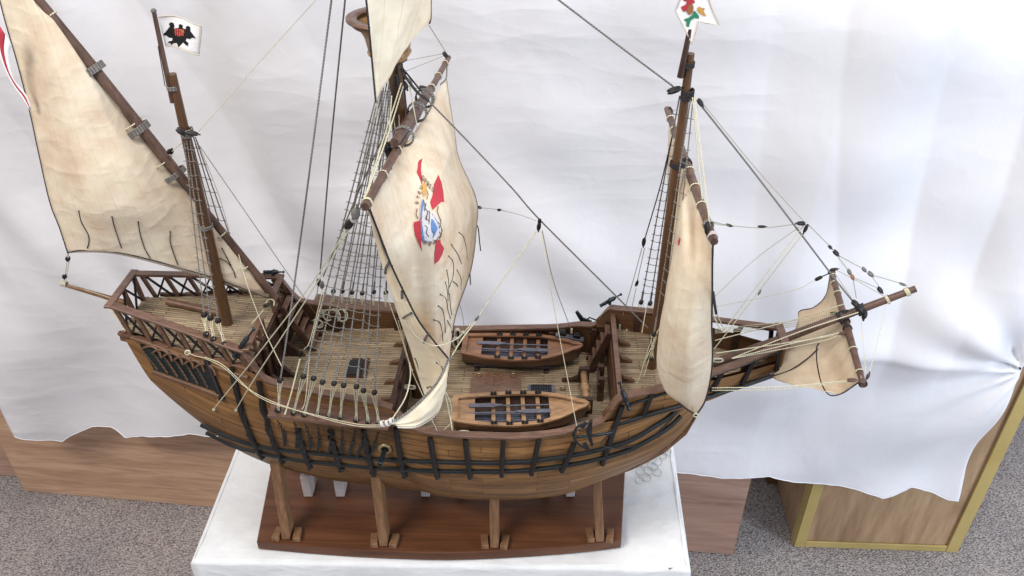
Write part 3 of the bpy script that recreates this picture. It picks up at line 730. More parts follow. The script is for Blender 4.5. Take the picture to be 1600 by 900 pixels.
# moulding under half deck / forecastle: thin dark line on hull
# ------------------------------------------------------------------ wales and ribs
def on_hull(px, py, side=-1, off=.002):
    """point of the starboard planking seen at this place of the photograph"""
    Y = -.1
    for _ in range(25):
        q = at(px, py, Y); h = hull_at(q.x, q.z, -1)[0]; Y = Y * .4 + (h.y - off) * .6
    return at(px, py, Y)
def hull_band(name, pts, wd, th, m):
    """band lying on the planking; pts world points on the surface"""
    rows = []
    for i, p in enumerate(pts):
        t = (pts[min(i + 1, len(pts) - 1)] - pts[max(i - 1, 0)]).normalized()
        h = hull_at(p.x, p.z + .004, -1 if p.y < 0 else 1)[0]; h2 = hull_at(p.x, p.z - .004, -1 if p.y < 0 else 1)[0]
        upv = (h - h2).normalized(); nrm = upv.cross(t).normalized()
        if nrm.y * p.y < 0: nrm = -nrm
        w_ = t.cross(nrm).normalized()
        rows.append([p - w_ * wd / 2 - nrm * .002, p - w_ * wd / 2 + nrm * th * .7, p - w_ * wd * .3 + nrm * th, p + w_ * wd * .3 + nrm * th, p + w_ * wd / 2 + nrm * th * .7, p + w_ * wd / 2 - nrm * .002])
    mb = MB(); mb.grid(rows, smooth=False); mb.add(rows[0], [list(range(6))]); mb.add(rows[-1], [list(range(6))[::-1]])
    return part(name, mb, m)
wale1 = [(314, 664), (360, 684), (400, 697), (440, 703), (480, 707), (540, 713), (600, 718), (680, 721.5), (760, 723), (820, 721), (880, 714), (940, 702), (985, 688), (1020, 668), (1045, 652), (1062, 636)]
wale2 = [(322, 676), (365, 697), (400, 706), (440, 715), (480, 721), (540, 727), (600, 732), (680, 736), (760, 737), (820, 735), (880, 728), (940, 716), (985, 702), (1020, 684), (1045, 668), (1064, 650)]
def mirror(pts): return [Vector((p.x, -p.y, p.z)) for p in pts]
for wl in (wale1, wale2):
    p = curve([on_hull(*q) for q in wl], 80)
    hull_band('wale', p, .0062, .0028, M['wale']); hull_band('wale', mirror(p), .0062, .0028, M['wale'])
ribs = [((280, 497+70), (348, 672), 4), ((352, 573), (411, 712)), ((405, 600), (442, 716)), ((419, 660), (444, 722)), ((462, 672), (486, 728)), ((512, 672), (535, 735)), ((566, 668), (585, 741)), ((619, 668), (634, 744)), ((672, 684), (684, 744)), ((727, 687), (735, 744)), ((786, 687), (784, 741)), ((842, 685), (830, 740)), ((897, 690), (877, 734)), ((971, 634), (940, 725)), ((560+20-20, 630), (566, 650))]
ribs = [((323, 563), (348, 624)), ((362, 574), (411, 714)), ((404, 596), (443, 722)), ((465, 670), (486, 730)), ((516, 672), (535, 735)), ((568, 670), (585, 741)), ((619, 668), (634, 744)), ((672, 684), (684, 745)), ((727, 687), (735, 745)), ((786, 687), (784, 742)), ((842, 685), (830, 740)), ((897, 692), (877, 735))]
for a, b in ribs:
    n = 14; P_ = [on_hull(a[0] + (b[0] - a[0]) * i / n, a[1] + (b[1] - a[1]) * i / n) for i in range(n + 1)]
    # stay on one station: keep the ends, read the surface in between
    A, B = P_[0], P_[-1]; L_ = []
    for i in range(n + 1):
        t = i / n; x = A.x + (B.x - A.x) * t; z = A.z + (B.z - A.z) * t; h = hull_at(x, z)[0]; L_.append(Vector((x, h.y - .0012, z)))
    hull_band('rib', L_, .0070, .0062, M['black']); hull_band('rib', mirror(L_), .0070, .0062, M['black'])
# forward ribs that cross hull and forecastle side
def fside(px, py, off=.003):
    Y = -.08
    for _ in range(25):
        q = at(px, py, Y); Y = Y * .4 + .6 * (-(interp(FR, q.x)) - off + .002)
    return at(px, py, Y)
A = fside(972, 634); Bm = on_hull(956, 680); B = on_hull(941, 726)
for sd in (0, 1):
    pts = curve([A, fside(966, 652), Bm, on_hull(949, 702), B], 16)
    if sd: pts = mirror(pts)
    mb = MB(); mb.tube(pts, .0042, 6); part('rib', mb, M['black'])
for (a, b) in (((1020, 612), (1005, 650)), ((1130, 578), (1112, 612)), ((1178, 562), (1160, 600)), ((1217, 549), (1213, 583))):
    for sd in (0, 1):
        pts = [fside(*a), fside(*b)]
        if sd: pts = mirror(pts)
        mb = MB(); mb.bar(pts[0], pts[1], .0065, .005, up=(0, 1, 0), bev=.0008); part('rib', mb, M['black'])
for line, r in (([(930, 671), (975, 660), (1010, 649), (1050, 638), (1110, 619), (1170, 600), (1222, 582)], .0032), ([(980, 634), (1040, 614), (1100, 592), (1160, 571), (1218, 549)], .002)):
    for sd in (0, 1):
        pts = curve([fside(*q) for q in line], 24)
        if sd: pts = mirror(pts)
        mb = MB(); mb.tube(pts, r, 6); part('wale', mb, M['wale'])
# ------------------------------------------------------------------ poop: upper side planking, rails, lattice
SL = [(-.613, .042), (-.41, .094)]
def pr(x, side, z): return Vector((x, side * interp(SL, x), z))
zt2 = lambda x: .459 + (x + .613) / .203 * (.424 - .459)
zl2 = lambda x: .409 + (x + .613) / .203 * (.392 - .409)
for side in (-1, 1):
    n = 20; xs = [-.615 + .205 * i / n for i in range(n + 1)]
    strip('top_rail', [pr(x, side, zt2(x) + .001) for x in xs], .0125, .004, M['rail'])
    strip('lower_rail', [pr(x, side, zl2(x) + .001) for x in xs], .007, .005, M['lattice'])
    # skirt plank between lattice and hull top
    mb = MB(); mb.grid([[pr(x, side, zl2(x) - .004) for x in xs], [pr(x, side, zl2(x) - .014) + Vector((0, side * .0015, 0)) for x in xs]]); part('side_strake', mb, M['lattice'], fixn=False)
    ng = 6
    for k in range(ng):
        x0 = -.606 + .19 * k / ng; x1 = -.606 + .19 * (k + 1) / ng
        mb = MB(); mb.bar(pr(x0, side, zt2(x0) - .003), pr(x0 + .012, side, zl2(x0 + .012) + .001), .005, .006, up=(0, 1, 0), bev=.0006)
        part('baluster', mb, M['lattice'])
        mb = MB(); mb.bar(pr(x1 + .002, side, zt2(x1) - .003) * 1, pr(x0 + .014, side, zl2(x0) + .001), .0025, .003, up=(0, 1, 0)); part('lattice_bar', mb, M['black'])
        mb = MB(); mb.bar(pr(x0 + .004, side, zt2(x0) - .003) - Vector((0, side * .002, 0)), pr(x1 + .008, side, zl2(x1) + .001) - Vector((0, side * .002, 0)), .0025, .003, up=(0, 1, 0)); part('lattice_bar', mb, M['black'])
    mb = MB(); mb.prism([pr(-.424, side, .42), pr(-.411, side, .424), pr(-.397, side, .386), pr(-.412, side, .386)], (0, -side * .005, 0)); part('knee', mb, M['lattice'])
# stern rail across
mb = MB(); mb.bar((-.615, -.048, .4585), (-.615, .048, .4585), .011, .004, bev=.0006); part('top_rail', mb, M['rail'])
mb = MB(); mb.bar((-.606, -.044, .409), (-.606, .044, .409), .006, .007, bev=.0006); part('lower_rail', mb, M['lattice'])
for y in (-.036, .0, .036):
    mb = MB(); mb.bar((-.614, y, .456), (-.607, y * .9, .411), .007, .005, bev=.0006); part('baluster', mb, M['lattice'])
for y0, y1 in ((-.034, -.002), (.002, .034)):
    for a, b in ((y0, y1), (y1, y0)):
        mb = MB(); mb.bar((-.613 + (.002 if a > b else 0), a, .456), (-.607 + (.002 if a > b else 0), b, .411), .0028, .0028); part('lattice_bar', mb, M['black'])
# cross timber on the poop deck
a, b = az(262, 472, .402), az(352, 489, .4015)
mb = MB(); mb.tube([az(261, 471, .418), az(352, 491, .404)], .0056, 8); part('deck_timber', mb, M['lattice'])
# break of the poop: bulkhead, rail and trestle work
mb = MB(); mb.box((-.407, 0, (zq + zp) / 2), (.006, .184, zp - zq), bev=.0005); part('bulkhead', mb, M['rail_dark'])
mb = MB(); mb.bar((-.408, -.094, .4245), (-.408, -.02, .4245), .009, .0045, bev=.0006); part('top_rail', mb, M['rail'])
mb = MB(); mb.bar((-.408, .034, .4245), (-.408, .094, .4245), .009, .0045, bev=.0006); part('top_rail', mb, M['rail'])
for y in (-.088, -.062, -.038, -.02, .034, .06, .088):
    mb = MB(); mb.bar((-.408, y, .4225), (-.407, y, .397), .005, .006, bev=.0005); part('baluster', mb, M['rail'])
for y0, y1 in ((-.086, -.064), (-.06, -.04), (.062, .086)):
    mb = MB(); mb.bar((-.4075, y0, .421), (-.4065, y1, .399), .003, .003); part('lattice_bar', mb, M['rail_dark'])
for k, y in enumerate((-.08, -.05, -.02, .03)):
    mb = MB(); mb.bar((-.401, y, zq + .001), (-.399, y, .394), .008, .006, bev=.0008); part('stanchion', mb, M['rail_dark'])
    mb = MB(); mb.prism([(-.396, y - .003, zq + .001), (-.37, y - .003, zq + .001), (-.378, y - .003, zq + .008), (-.396, y - .003, zq + .03)], (0, .006, 0)); part('knee', mb, M['rail_dark'])
# ladder from quarter deck to poop
def ladder(x0, z0, x1, z1, y, wd, n, tread):
    lad = None
    mb = MB()
    for s in (-1, 1): mb.bar((x0, y + s * wd / 2, z0), (x1, y + s * wd / 2, z1), .003, .010, up=(0, 0, 1))
    lad = part('ladder', mb, M['rail_dark'])
    for k in range(n):
        t = (k + .5) / n; mb = MB(); mb.box((x0 + (x1 - x0) * t, y, z0 + (z1 - z0) * t + .003), (tread, wd - .003, .003), bev=.0004); link('step', mb, M['rail'], lad)
ladder(-.36, zq, -.40, .398, .062, .04, 6, .009)
ladder(.083, zm, .112, .345, .082, .032, 5, .009)
# stern galleries (arcade) on both sides
def gal(px, py): return on_hull(px, py, off=.003)
for sd in (0, 1):
    fl = (lambda P: mirror(P)) if sd else (lambda P: P)
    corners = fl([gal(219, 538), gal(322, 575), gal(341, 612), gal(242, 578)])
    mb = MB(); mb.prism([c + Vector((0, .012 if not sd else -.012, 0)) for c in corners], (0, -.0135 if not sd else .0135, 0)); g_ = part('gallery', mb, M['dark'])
    mb = MB(); mb.bar(*fl([gal(240, 579), gal(345, 617)]), .010, .008, up=(0, 0, 1), bev=.001); link('gallery_sill', mb, M['lattice'], g_)
    mb = MB(); mb.bar(*fl([gal(205, 527), gal(388, 590)]), .006, .006, up=(0, 0, 1), bev=.001); link('gallery_top', mb, M['lattice'], g_)
    for k in range(7):
        t = k / 6
        a = Vector((224 + 101 * t, 546 + 33 * t)); b = Vector((247 + 94 * t, 577 + 34 * t))
        A, B = fl([gal(*a), gal(*b)]); mb = MB(); mb.tube([A, B], .0009, 6)
        zig = []
        for i in range(13): 
            q = A.lerp(B, i / 12); zig.append(q + Vector((.0011 * (1 if i % 2 else -1), -.002 if not sd else .002, 0)))
        mb.tube(zig, .0006, 4); link('gallery_column', mb, M['lattice'], g_)
        if k < 6:
            c0_, c1_ = Vector((222 + 101 * t, 545 + 33 * t)), Vector((224 + 101 * (t + 1 / 6) + 12, 546 + 33 * (t + 1 / 6) + 6))
            arc = []
            for i in range(9):
                u = i / 8; q = c0_.lerp(c1_, u); q = q + Vector((3, -10)) * sin(pi * u) ** .7; arc.append(gal(*q) + Vector((0, -.0015, 0)))
            mb = MB(); mb.tube(fl(arc), .0019, 5); link('gallery_arch', mb, M['lattice'], g_)
# channel (shelf for the shrouds) with chains
ch = fl = None
CHz, CHy = .338, -.142
chan_px = [(418, 651), (470, 657), (530, 664), (606, 671)]
for sd in (-1, 1):
    pts_o = [at(x, y, -.146) for x, y in chan_px]; pts_i = [at(x + 1, y - 12, -.112) for x, y in chan_px]
    pts_i = [Vector((o.x, -.110, o.z)) for o in pts_o]
    if sd > 0: pts_o = mirror(pts_o); pts_i = mirror(pts_i)
    mb = MB(); rows = [[o + Vector((0, 0, -.0025)), o + Vector((0, 0, .0025)), i + Vector((0, 0, .0025)), i + Vector((0, 0, -.0025)), o + Vector((0, 0, -.0025))] for o, i in zip(curve(pts_o, 12), curve(pts_i, 12))]
    mb.grid(rows, smooth=False); mb.add(rows[0][:4], [[0, 1, 2, 3]]); mb.add(rows[-1][:4], [[3, 2, 1, 0]]); part('channel', mb, M['rail'])
def chain(a, b, n, r=.0022):
    mb = MB()
    d = (b - a); t = d.normalized(); o = t.orthogonal().normalized(); o2 = t.cross(o)
    for k in range(n):
        c = a + d * (k + .5) / n; L_ = d.length / n * .62; oo = o if k % 2 else o2
        mb.tube([c + t * cos(q) * L_ + oo * sin(q) * r for q in [2 * pi * i / 10 for i in range(11)]], .0006, 4)
    return mb
chains = [((434, 655), (443, 674), (445, 697)), ((460, 657), (465, 677), (463, 700)), ((477, 660), (485, 685), (485, 701)), ((497, 662), (499, 686), (497, 703)), ((515, 664), (518, 687), (514, 707)), ((535, 666), (535, 688), (533, 708)), ((556, 667), (552, 688), (545, 710)), ((571, 668), (567, 690), (558, 712)), ((592, 669), (587, 690), (578, 713))]
for a, b, c in chains:
    A = at(a[0], a[1] + 3, -.143); B = on_hull(*b, off=.003); Cc = on_hull(*c, off=.003)
    part('chain', chain(A, B, 4), M['black'])
    mb = MB(); mb.bar(B, Cc, .0042, .003, up=(0, 1, 0), bev=.0008); part('chain_plate', mb, M['iron'])
# cannon in its port
cp = on_hull(602, 700, off=.001)
mb = MB(); mb.lathe(cp, [(.0055, -.002), (.0055, .003), (.007, .004), (.0098, .0035), (.0108, .0015), (.0108, -.003)], axis=(0, -1, -.1), n=28); port = part('gun_port', mb, M['brass'], label='round brass gun port ring')
mb = MB(); mb.lathe(cp + Vector((0, .002, 0)), [(.0052, 0), (.0001, 0)], axis=(0, -1, -.1), n=20); link('port_hole', mb, M['black'], port)
mb = MB(); mb.lathe(cp + Vector((0, .0, 0)), [(.0001, 0), (.0042, 0), (.0036, .012), (.0030, .024), (.0038, .026), (.0038, .029), (.0020, .030), (.0018, .024), (.0001, .024)], axis=(-.12, -1, -.16), n=16); part('cannon', mb, M['iron'])

# ------------------------------------------------------------------ swivel guns
def swivel(px0, py0, px1, py1, Y, zrail, Y2=None):
    a, b = at(px0, py0, Y), at(px1, py1, Y if Y2 is None else Y2)  # muzzle, tail
    t = (b - a); L_ = t.length
    prof = [(.0001, 0), (.0046, 0), (.005, .03), (.004, .06), (.0042, .18), (.0052, .2), (.0044, .23), (.0050, .42), (.0064, .44), (.005, .48), (.0056, .62), (.004, .67), (.0022, .72), (.0017, .9), (.0036, .93), (.004, .96), (.0001, 1.0)]
    mb = MB(); mb.lathe(a, [(r * .66, h * L_) for r, h in prof], axis=t, n=14)
    g = part('swivel_gun', mb, M['iron'])
    c = a + t * .45; mb = MB(); base = Vector((c.x, c.y, zrail))
    mb.tube([base, Vector((c.x, c.y, c.z - .003))], .0024, 8); mb.tube([c + Vector((0, -.006, 0)), c + Vector((0, .006, 0))], .0018, 8)
    link('yoke', mb, M['iron'], g)
swivel(412, 425, 445, 425, .089, .428)
swivel(365, 557, 398, 512, -.092, .43, -.084)
swivel(938, 478, 972, 459, .109, .372)
swivel(983, 640, 967, 596, -.112, .372, -.104)

# ------------------------------------------------------------------ bulkheads at the waist
mb = MB(); mb.box((-.206, 0, (zm + zq) / 2 + .001), (.006, .216, zq - zm), bev=.0005); part('bulkhead', mb, M['rail_dark'])
for dz, x in ((.028, -.209), (.012, -.205)):
    mb = MB(); mb.bar((x, -.108, zq + dz), (x, .108, zq + dz), .006, .007, bev=.0008); part('breast_rail', mb, M['rail_dark'])
for y in (-.10, -.05, 0.0, .05, .10):
    mb = MB(); mb.bar((-.209, y, zq + .001), (-.209, y, zq + .025), .007, .006, bev=.0006); part('stanchion', mb, M['rail_dark'])
for y in (-.07, -.03, .015, .06):
    mb = MB(); mb.prism([(-.213, y - .003, zq + .001), (-.235, y - .003, zq + .001), (-.229, y - .003, zq + .007), (-.218, y - .003, zq + .009), (-.213, y - .003, zq + .02)], (0, .006, 0)); part('knee', mb, M['lattice'])
mb = MB(); mb.box((.115, 0, (zm + zf) / 2), (.005, .208, zf - zm), bev=.0005); part('bulkhead', mb, M['inner'])
mb = MB(); mb.bar((.117, -.104, .357), (.117, .104, .357), .008, .006, bev=.0008); part('breast_rail', mb, M['rail'])
mb = MB(); mb.bar((.1155, -.102, .346), (.1155, .102, .346), .003, .02, bev=.0005); part('breast_board', mb, M['rail_dark'])
for y in (-.075, -.035, .01, .05):
    mb = MB(); mb.prism([(.12, y - .003, zf + .001), (.143, y - .003, zf + .001), (.136, y - .003, zf + .006), (.127, y - .003, zf + .008), (.12, y - .003, zf + .019)], (0, .006, 0)); part('knee', mb, M['lattice'])
# stanchions inside the far bulwark
for x, z0, z1 in ((-.235, zq, .34), (-.335, zq, .355), (-.14, zm, .299), (-.06, zm, .3), (.02, zm, .306), (.09, zm, .325), (.155, zf, .37), (.30, .343, .384)):
    for sd in (-1, 1):
        q = hull_at(x, (z0 + z1) / 2, sd, .009)[0] if x < .1 else Vector((x, sd * (interp(FR, x) - .009), 0))
        q1 = hull_at(x, z1, sd, .009)[0] if x < .1 else q
        mb = MB(); mb.bar((x, q.y, z0), (x, q1.y, z1), .010, .006, up=(0, 1, 0), bev=.0008); part('stanchion', mb, M['rail_dark'])
# fife rail on the far bulwark, waist
mb = MB(); a, b = at(868, 523, .108), at(912, 531, .108); mb.bar(a, b, .010, .005, bev=.0008); part('pin_rail', mb, M['oar'])
for q in (.25, .75):
    p = a.lerp(b, q); mb = MB(); mb.box(p + Vector((0, 0, .006)), (.012, .008, .008), bev=.001); mb.box(p + Vector((0, 0, .011)), (.009, .006, .003), bev=.001); part('cleat', mb, M['black'])
# hatches
def slab(name, pxs, z, th, m, parent=None, label=None):
    c = [az(x, y, z) for x, y in pxs]; mb = MB(); mb.prism([p - Vector((0, 0, th)) for p in c], (0, 0, th)); return part(name, mb, m, parent, label=label)
h1 = slab('hatch', [(551, 559), (577, 559), (571, 589), (539, 587)], zq + .005, .004, M['rail_dark'])
c = [az(x, y, zq + .0065) for x, y in [(547, 563), (568, 563), (563, 586), (541, 585)]]; mb = MB(); mb.prism(c, (0, 0, .0008)); link('hatch_opening', mb, M['wale'], h1)
mh = slab('hatch', [(738, 583), (814, 583), (815, 618), (734, 616)], zm + .012, .011, M['rail'], label='long purple brown hatch cover with chevron boards')
for k in range(4):
    for s in (-1, 1):
        a = az(757 + 10 + k * 0, 586, zm + .0124)
        p = Vector((-.071 + .0, .041 - .0085 * k, zm + .0123))
        mb = MB(); mb.bar(p, p + Vector((s * .014, .008, 0)), .0055, .0005); link('chevron_board', mb, M['lattice'] if (k + (s > 0)) % 2 else M['rail'], mh)
def ring(px, py, z, r=.0035, th=.0011, m='brass', nm='ring_bolt'):
    c = az(px, py, z); mb = MB(); mb.tube([c + Vector((cos(q) * r, sin(q) * r, 0)) for q in [2 * pi * i / 14 for i in range(15)]], th, 6); return part(nm, mb, M[m])
for q in ((748, 586, zm + .0135), (802, 586, zm + .0135), (879, 607, zm + .003)): ring(*q)
gr = slab('grating', [(825, 601), (866, 601), (867, 612), (826, 613)], zm + .006, .005, M['oar'])
A, B, Dd = az(830, 602, zm + .0065), az(861, 602, zm + .0065), az(830, 612, zm + .0065)
for k in range(9):
    p = A.lerp(B, k / 8); mb = MB(); mb.bar(p, p + (Dd - A), .0011, .001); link('grating_bar', mb, M['wale'], gr)
for k in range(5):
    p = A.lerp(Dd, k / 4) + Vector((0, 0, .0006)); mb = MB(); mb.bar(p, p + (B - A), .0011, .001); link('grating_bar', mb, M['wale'], gr)
# windlass
wa, wb = az(912, 583, zm + .022), az(917, 630, zm + .022)
mb = MB(); t = wb - wa; L_ = t.length
mb.lathe(wa - t * .03, [(.0001, 0), (.0056, 0), (.0056, L_ * .42), (.0075, L_ * .45), (.0078, L_ * .60), (.006, L_ * .64), (.0056, L_ * .66), (.0056, L_ * 1.2), (.0001, L_ * 1.2)], axis=t, n=14, smooth=True); wl = part('windlass', mb, M['boat_tan'], label='light wood windlass drum')
for p, dirx in ((wa + t * .0, -1), (wa + t * 1.02, -1)):
    mb = MB(); mb.prism([(p.x + .009, p.y, zm), (p.x + .009, p.y, zm + .030), (p.x - .007, p.y, zm + .030), (p.x - .009, p.y, zm + .012), (p.x - .018, p.y, zm + .006), (p.x - .034, p.y, zm + .003), (p.x - .034, p.y, zm)], (0, .008, 0)); link('windlass_cheek', mb, M['rail_dark'], wl)
mb = MB(); mb.lathe(wa + t * .45, [(.0079, 0), (.0090, .001), (.0079, .002)], axis=t, n=14); link('windlass_band', mb, M['brass'], wl)
# bitts
mb = MB(); p = az(937, 606, zm); q = az(937, 626, zm)
for r_ in (p, q): mb.box((r_.x, r_.y, zm + .024), (.010, .008, .048), bev=.001)
mb.bar(Vector((p.x - .004, p.y + .004, zm + .034)), Vector((q.x - .004, q.y - .006, zm + .034)), .005, .012, bev=.001); part('bitts', mb, M['rail_dark'])

# ------------------------------------------------------------------ ship's boats
def boat(cx, cy, z0, L_=.195, B_=.036, rot=0.0, m1=M['boat_red'], m2=M['boat_tan'], label=None):
    R = Matrix.Rotation(rot, 3, 'Z'); o = Vector((cx, cy, z0)); tr = lambda v: o + R @ Vector(v)
    n = 34; ht = .032
    def hb(s): return B_ * (interp([(0, .72), (.2, .9), (.45, 1.0), (.65, .93), (.8, .70), (.9, .45), (.97, .18), (1, .03)], s))
    def sheer(s): return ht + .006 * (s - .4) ** 2 * 4 + .002
    def keel(s): return .0 + .016 * max(0, (s - .78) / .22) ** 2
    def P_(s, v, sd, off=0): 
        z = keel(s) + (sheer(s) - keel(s)) * v
        g = sin(min(1, v * 1.15) * pi / 2) ** .62
        return tr((-L_ / 2 + s * L_ + (.006 * v if s > .97 else 0), sd * max(.0006, hb(s) * g - off), z))
    mb = MB()
    for sd in (-1, 1): mb.grid([[P_(i / n, v / 8, sd) for i in range(n + 1)] for v in range(9)])
    mb.grid([[P_(0, v / 8, -1), P_(0, v / 8, 1)] for v in range(9)])
    bt = part('ship_boat', mb, m1, label=label)
    mb = MB()
    for sd in (-1, 1): mb.grid([[P_(i / n, max(.12, v / 8), sd, .0022) for i in range(n + 1)] for v in range(9)])
    link('lining', mb, M['rail_dark'], bt, fixn=False)
    mb = MB()
    for sd in (-1, 1):
        rows = []
        for i in range(n + 1):
            p = P_(i / n, 1, sd); q = P_(i / n, 1, sd, min(.0058, max(.0003, hb(i / n) - .0004)))
            rows.append([p + Vector((0, 0, -.002)) + (p - q) * .25, p + (p - q) * .25 + Vector((0, 0, .0012)), q + Vector((0, 0, .0012)), q + Vector((0, 0, -.002))])
        mb.grid(rows, smooth=False)
    for s0 in (.012,): 
        mb.bar(P_(s0, 1, -1) + Vector((0, 0, -.0003)), P_(s0, 1, 1) + Vector((0, 0, -.0003)), .008, .003)
    link('gunwale', mb, m2, bt)
    # floor boards
    mb = MB(); 
    for y in (-.018, -.012, -.006, 0, .006, .012, .018): mb.bar(tr((-L_ * .40, y, .0085)), tr((L_ * .26, y, .0085)), .0048, .0015)
    link('floor_boards', mb, M['oar'], bt)
    # stern bench and fore deck
    mb = MB(); s1 = .16
    mb.prism([P_(.03, .84, -1, .002), P_(s1, .84, -1, .002), P_(s1, .84, 1, .002), P_(.03, .84, 1, .002)], (0, 0, .002)); link('stern_bench', mb, m2, bt)
    mb = MB(); k = 8; A_ = [P_(.73 + .26 * i / k, .86, -1, .003) for i in range(k + 1)]; B__ = [P_(.73 + .26 * i / k, .86, 1, .003) for i in range(k + 1)]
    mb.grid([A_, B__], smooth=False); link('fore_deck', mb, m2, bt, fixn=False, solid=.0015)
    for k in range(4):
        s = .30 + .115 * k
        mb = MB(); mb.bar(P_(s, .78, -1, .002), P_(s, .78, 1, .002), .0062, .002, bev=.0004); link('thwart', mb, m2, bt)
        for sd in (-1, 1):
            p = P_(s + .005, 1, sd, .003); mb = MB(); mb.box(p + Vector((0, 0, .0022)), (.0095, .0055, .0022), R, bev=.0006)
            for e in (-.0026, .0026): mb.box(p + R @ Vector((e, 0, 0)) + Vector((0, 0, .0045)), (.0022, .004, .0035), R, bev=.0005)
            link('oarlock', mb, M['black'], bt)
    for (ya, x0, x1, bl) in ((.0095, -.075, .048, 0), (-.005, -.08, .046, 1), (.002, -.07, .05, None), (-.012, -.072, .05, None)):
        mb = MB(); zo = .0318 if bl is not None else .022
        mb.tube([tr((x0 * L_ / .195, ya, zo)), tr((x1 * L_ / .195, ya, zo))], .0011, 6)
        if bl is not None:
            a, b = (x0, x0 + .05) if bl == 0 else (x1 - .052, x1); a *= L_ / .195; b *= L_ / .195
            rows = [[tr((a + (b - a) * i / 10, ya - w_, zo + .0012)), tr((a + (b - a) * i / 10, ya + w_, zo + .0004))] for i in range(11) for w_ in [.0046 * (interp([(0, .9), (.7, 1), (1, .25)], i / 10) if bl == 0 else interp([(0, .25), (.3, 1), (1, .9)], i / 10))]]
            mb.grid(rows); up = [[p + Vector((0, 0, .0012)) for p in r] for r in rows]; mb.grid(up)
            mb.grid([[r[0] for r in rows], [r[0] for r in up]]); mb.grid([[r[1] for r in rows], [r[1] for r in up]]); mb.grid([rows[0], up[0]]); mb.grid([rows[-1], up[-1]])
        link('oar', mb, M['oar'], bt)
    for s in (.12, .72):
        mb = MB(); c_ = tr((-L_ / 2 + s * L_, 0, 0)); mb.box((c_.x, c_.y, (z0 + .004 + zm) / 2), (.008, .05, z0 + .004 - zm), bev=.001); link('boat_chock', mb, M['rail_dark'], bt)
    return bt
gz = .300; z0b = .2655
pA, pB = az(724, 539, gz), az(905, 545, gz); boat((pA.x + pB.x) / 2, (pA.y + pB.y) / 2, z0b, (pB - pA).length, .0345, atan2(pB.y - pA.y, pB.x - pA.x), m2=wood('boat_rim_wood', srgb(114, 80, 58), srgb(148, 108, 82), (14, 60, 60), .45), label='darker red brown boat by the far bulwark')
pA, pB = az(709, 640, gz), az(914, 636, gz); boat((pA.x + pB.x) / 2, (pA.y + pB.y) / 2, z0b, (pB - pA).length, .0365, atan2(pB.y - pA.y, pB.x - pA.x), m1=wood('boat_brown_wood', srgb(90, 58, 36), srgb(134, 92, 62), (10, 60, 90), .4), label='lighter tan boat by the near rail')

# ------------------------------------------------------------------ anchors
def anchor(Y):
    sk = P3([(900, 683), (937, 679), (957, 676)], Y)
    mb = MB(); mb.tube(curve(sk, 8), .0021, 8); mb.tube(curve(P3([(916, 660), (901, 668), (897, 683), (904, 694), (918, 702)], Y - .004), 12), [.0012] + [.0017] * 4 + [.002] * 3 + [.0017] * 4 + [.0012], 6)
    for e, f in (((916, 660), (908, 668)), ((918, 702), (913, 692))):
        a, b = P3([e, f], Y - .004); mb.bar(a, b, .006, .0014, up=(0, 1, 0))
    an = part('anchor', mb, M['iron'], label='iron anchor lashed to the near rail')
    mb = MB(); mb.prism(P3([(921, 661), (926, 659), (925, 672), (924, 684), (927, 697), (924, 698), (918, 684), (916, 676)], Y - .006), (0, .006, 0)); link('anchor_stock', mb, M['wale'], an)
    c = at(955, 676, Y); mb = MB(); mb.tube([c + Vector((.0035 * cos(q), 0, .0035 * sin(q))) for q in [2 * pi * i / 12 for i in range(13)]], .0009, 5); link('anchor_ring', mb, M['iron'], an)
    part('anchor_rope', MB().tube(curve([at(955, 678, Y), at(940, 690, Y + .002), at(943, 697, Y), at(955, 700, Y - .002), at(975, 700, Y + .02), on_hull(1010, 690), on_hull(1040, 665), on_hull(1058, 645)], 30), .0009, 5), M['rope_b'])
anchor(-.135)
mb = MB(); mb.prism(P3([(899, 489), (903, 487), (912, 498), (925, 503), (912, 506), (908, 505)], .132), (0, .004, 0)); fa = part('anchor', mb, M['iron'], label='iron anchor on the far rail')
mb = MB(); mb.tube(P3([(914, 503), (921, 496), (931, 500)], .136), .0014, 6); link('anchor_shank', mb, M['iron'], fa)

# ------------------------------------------------------------------ spars
def spar(name, a, b, r0, rm, r1, m=M['spar'], n=12, label=None):
    a, b = Vector(a), Vector(b); k = 12; pts = [a.lerp(b, i / k) for i in range(k + 1)]
    rr = [interp([(0, r0), (.5, rm), (1, r1)], i / k) for i in range(k + 1)]
    mb = MB(); mb.tube(pts, rr, n); return part(name, mb, m, label=label)
miz = spar('mast', (-.470, 0, zp - .002), (-.4615, 0, .787), .0088, .0078, .0052, M['mast'], label='mizzen mast, the left one')
fm = spar('mast', (.171, 0, zf), (.171, 0, .822), .0078, .0070, .0050, M['mast'], label='foremast, the right one')
mm_ = spar('mast', (-.19, 0, zm), (-.176, 0, 1.35), .0100, .0095, .008, M['mast'], label='main mast, the middle one')
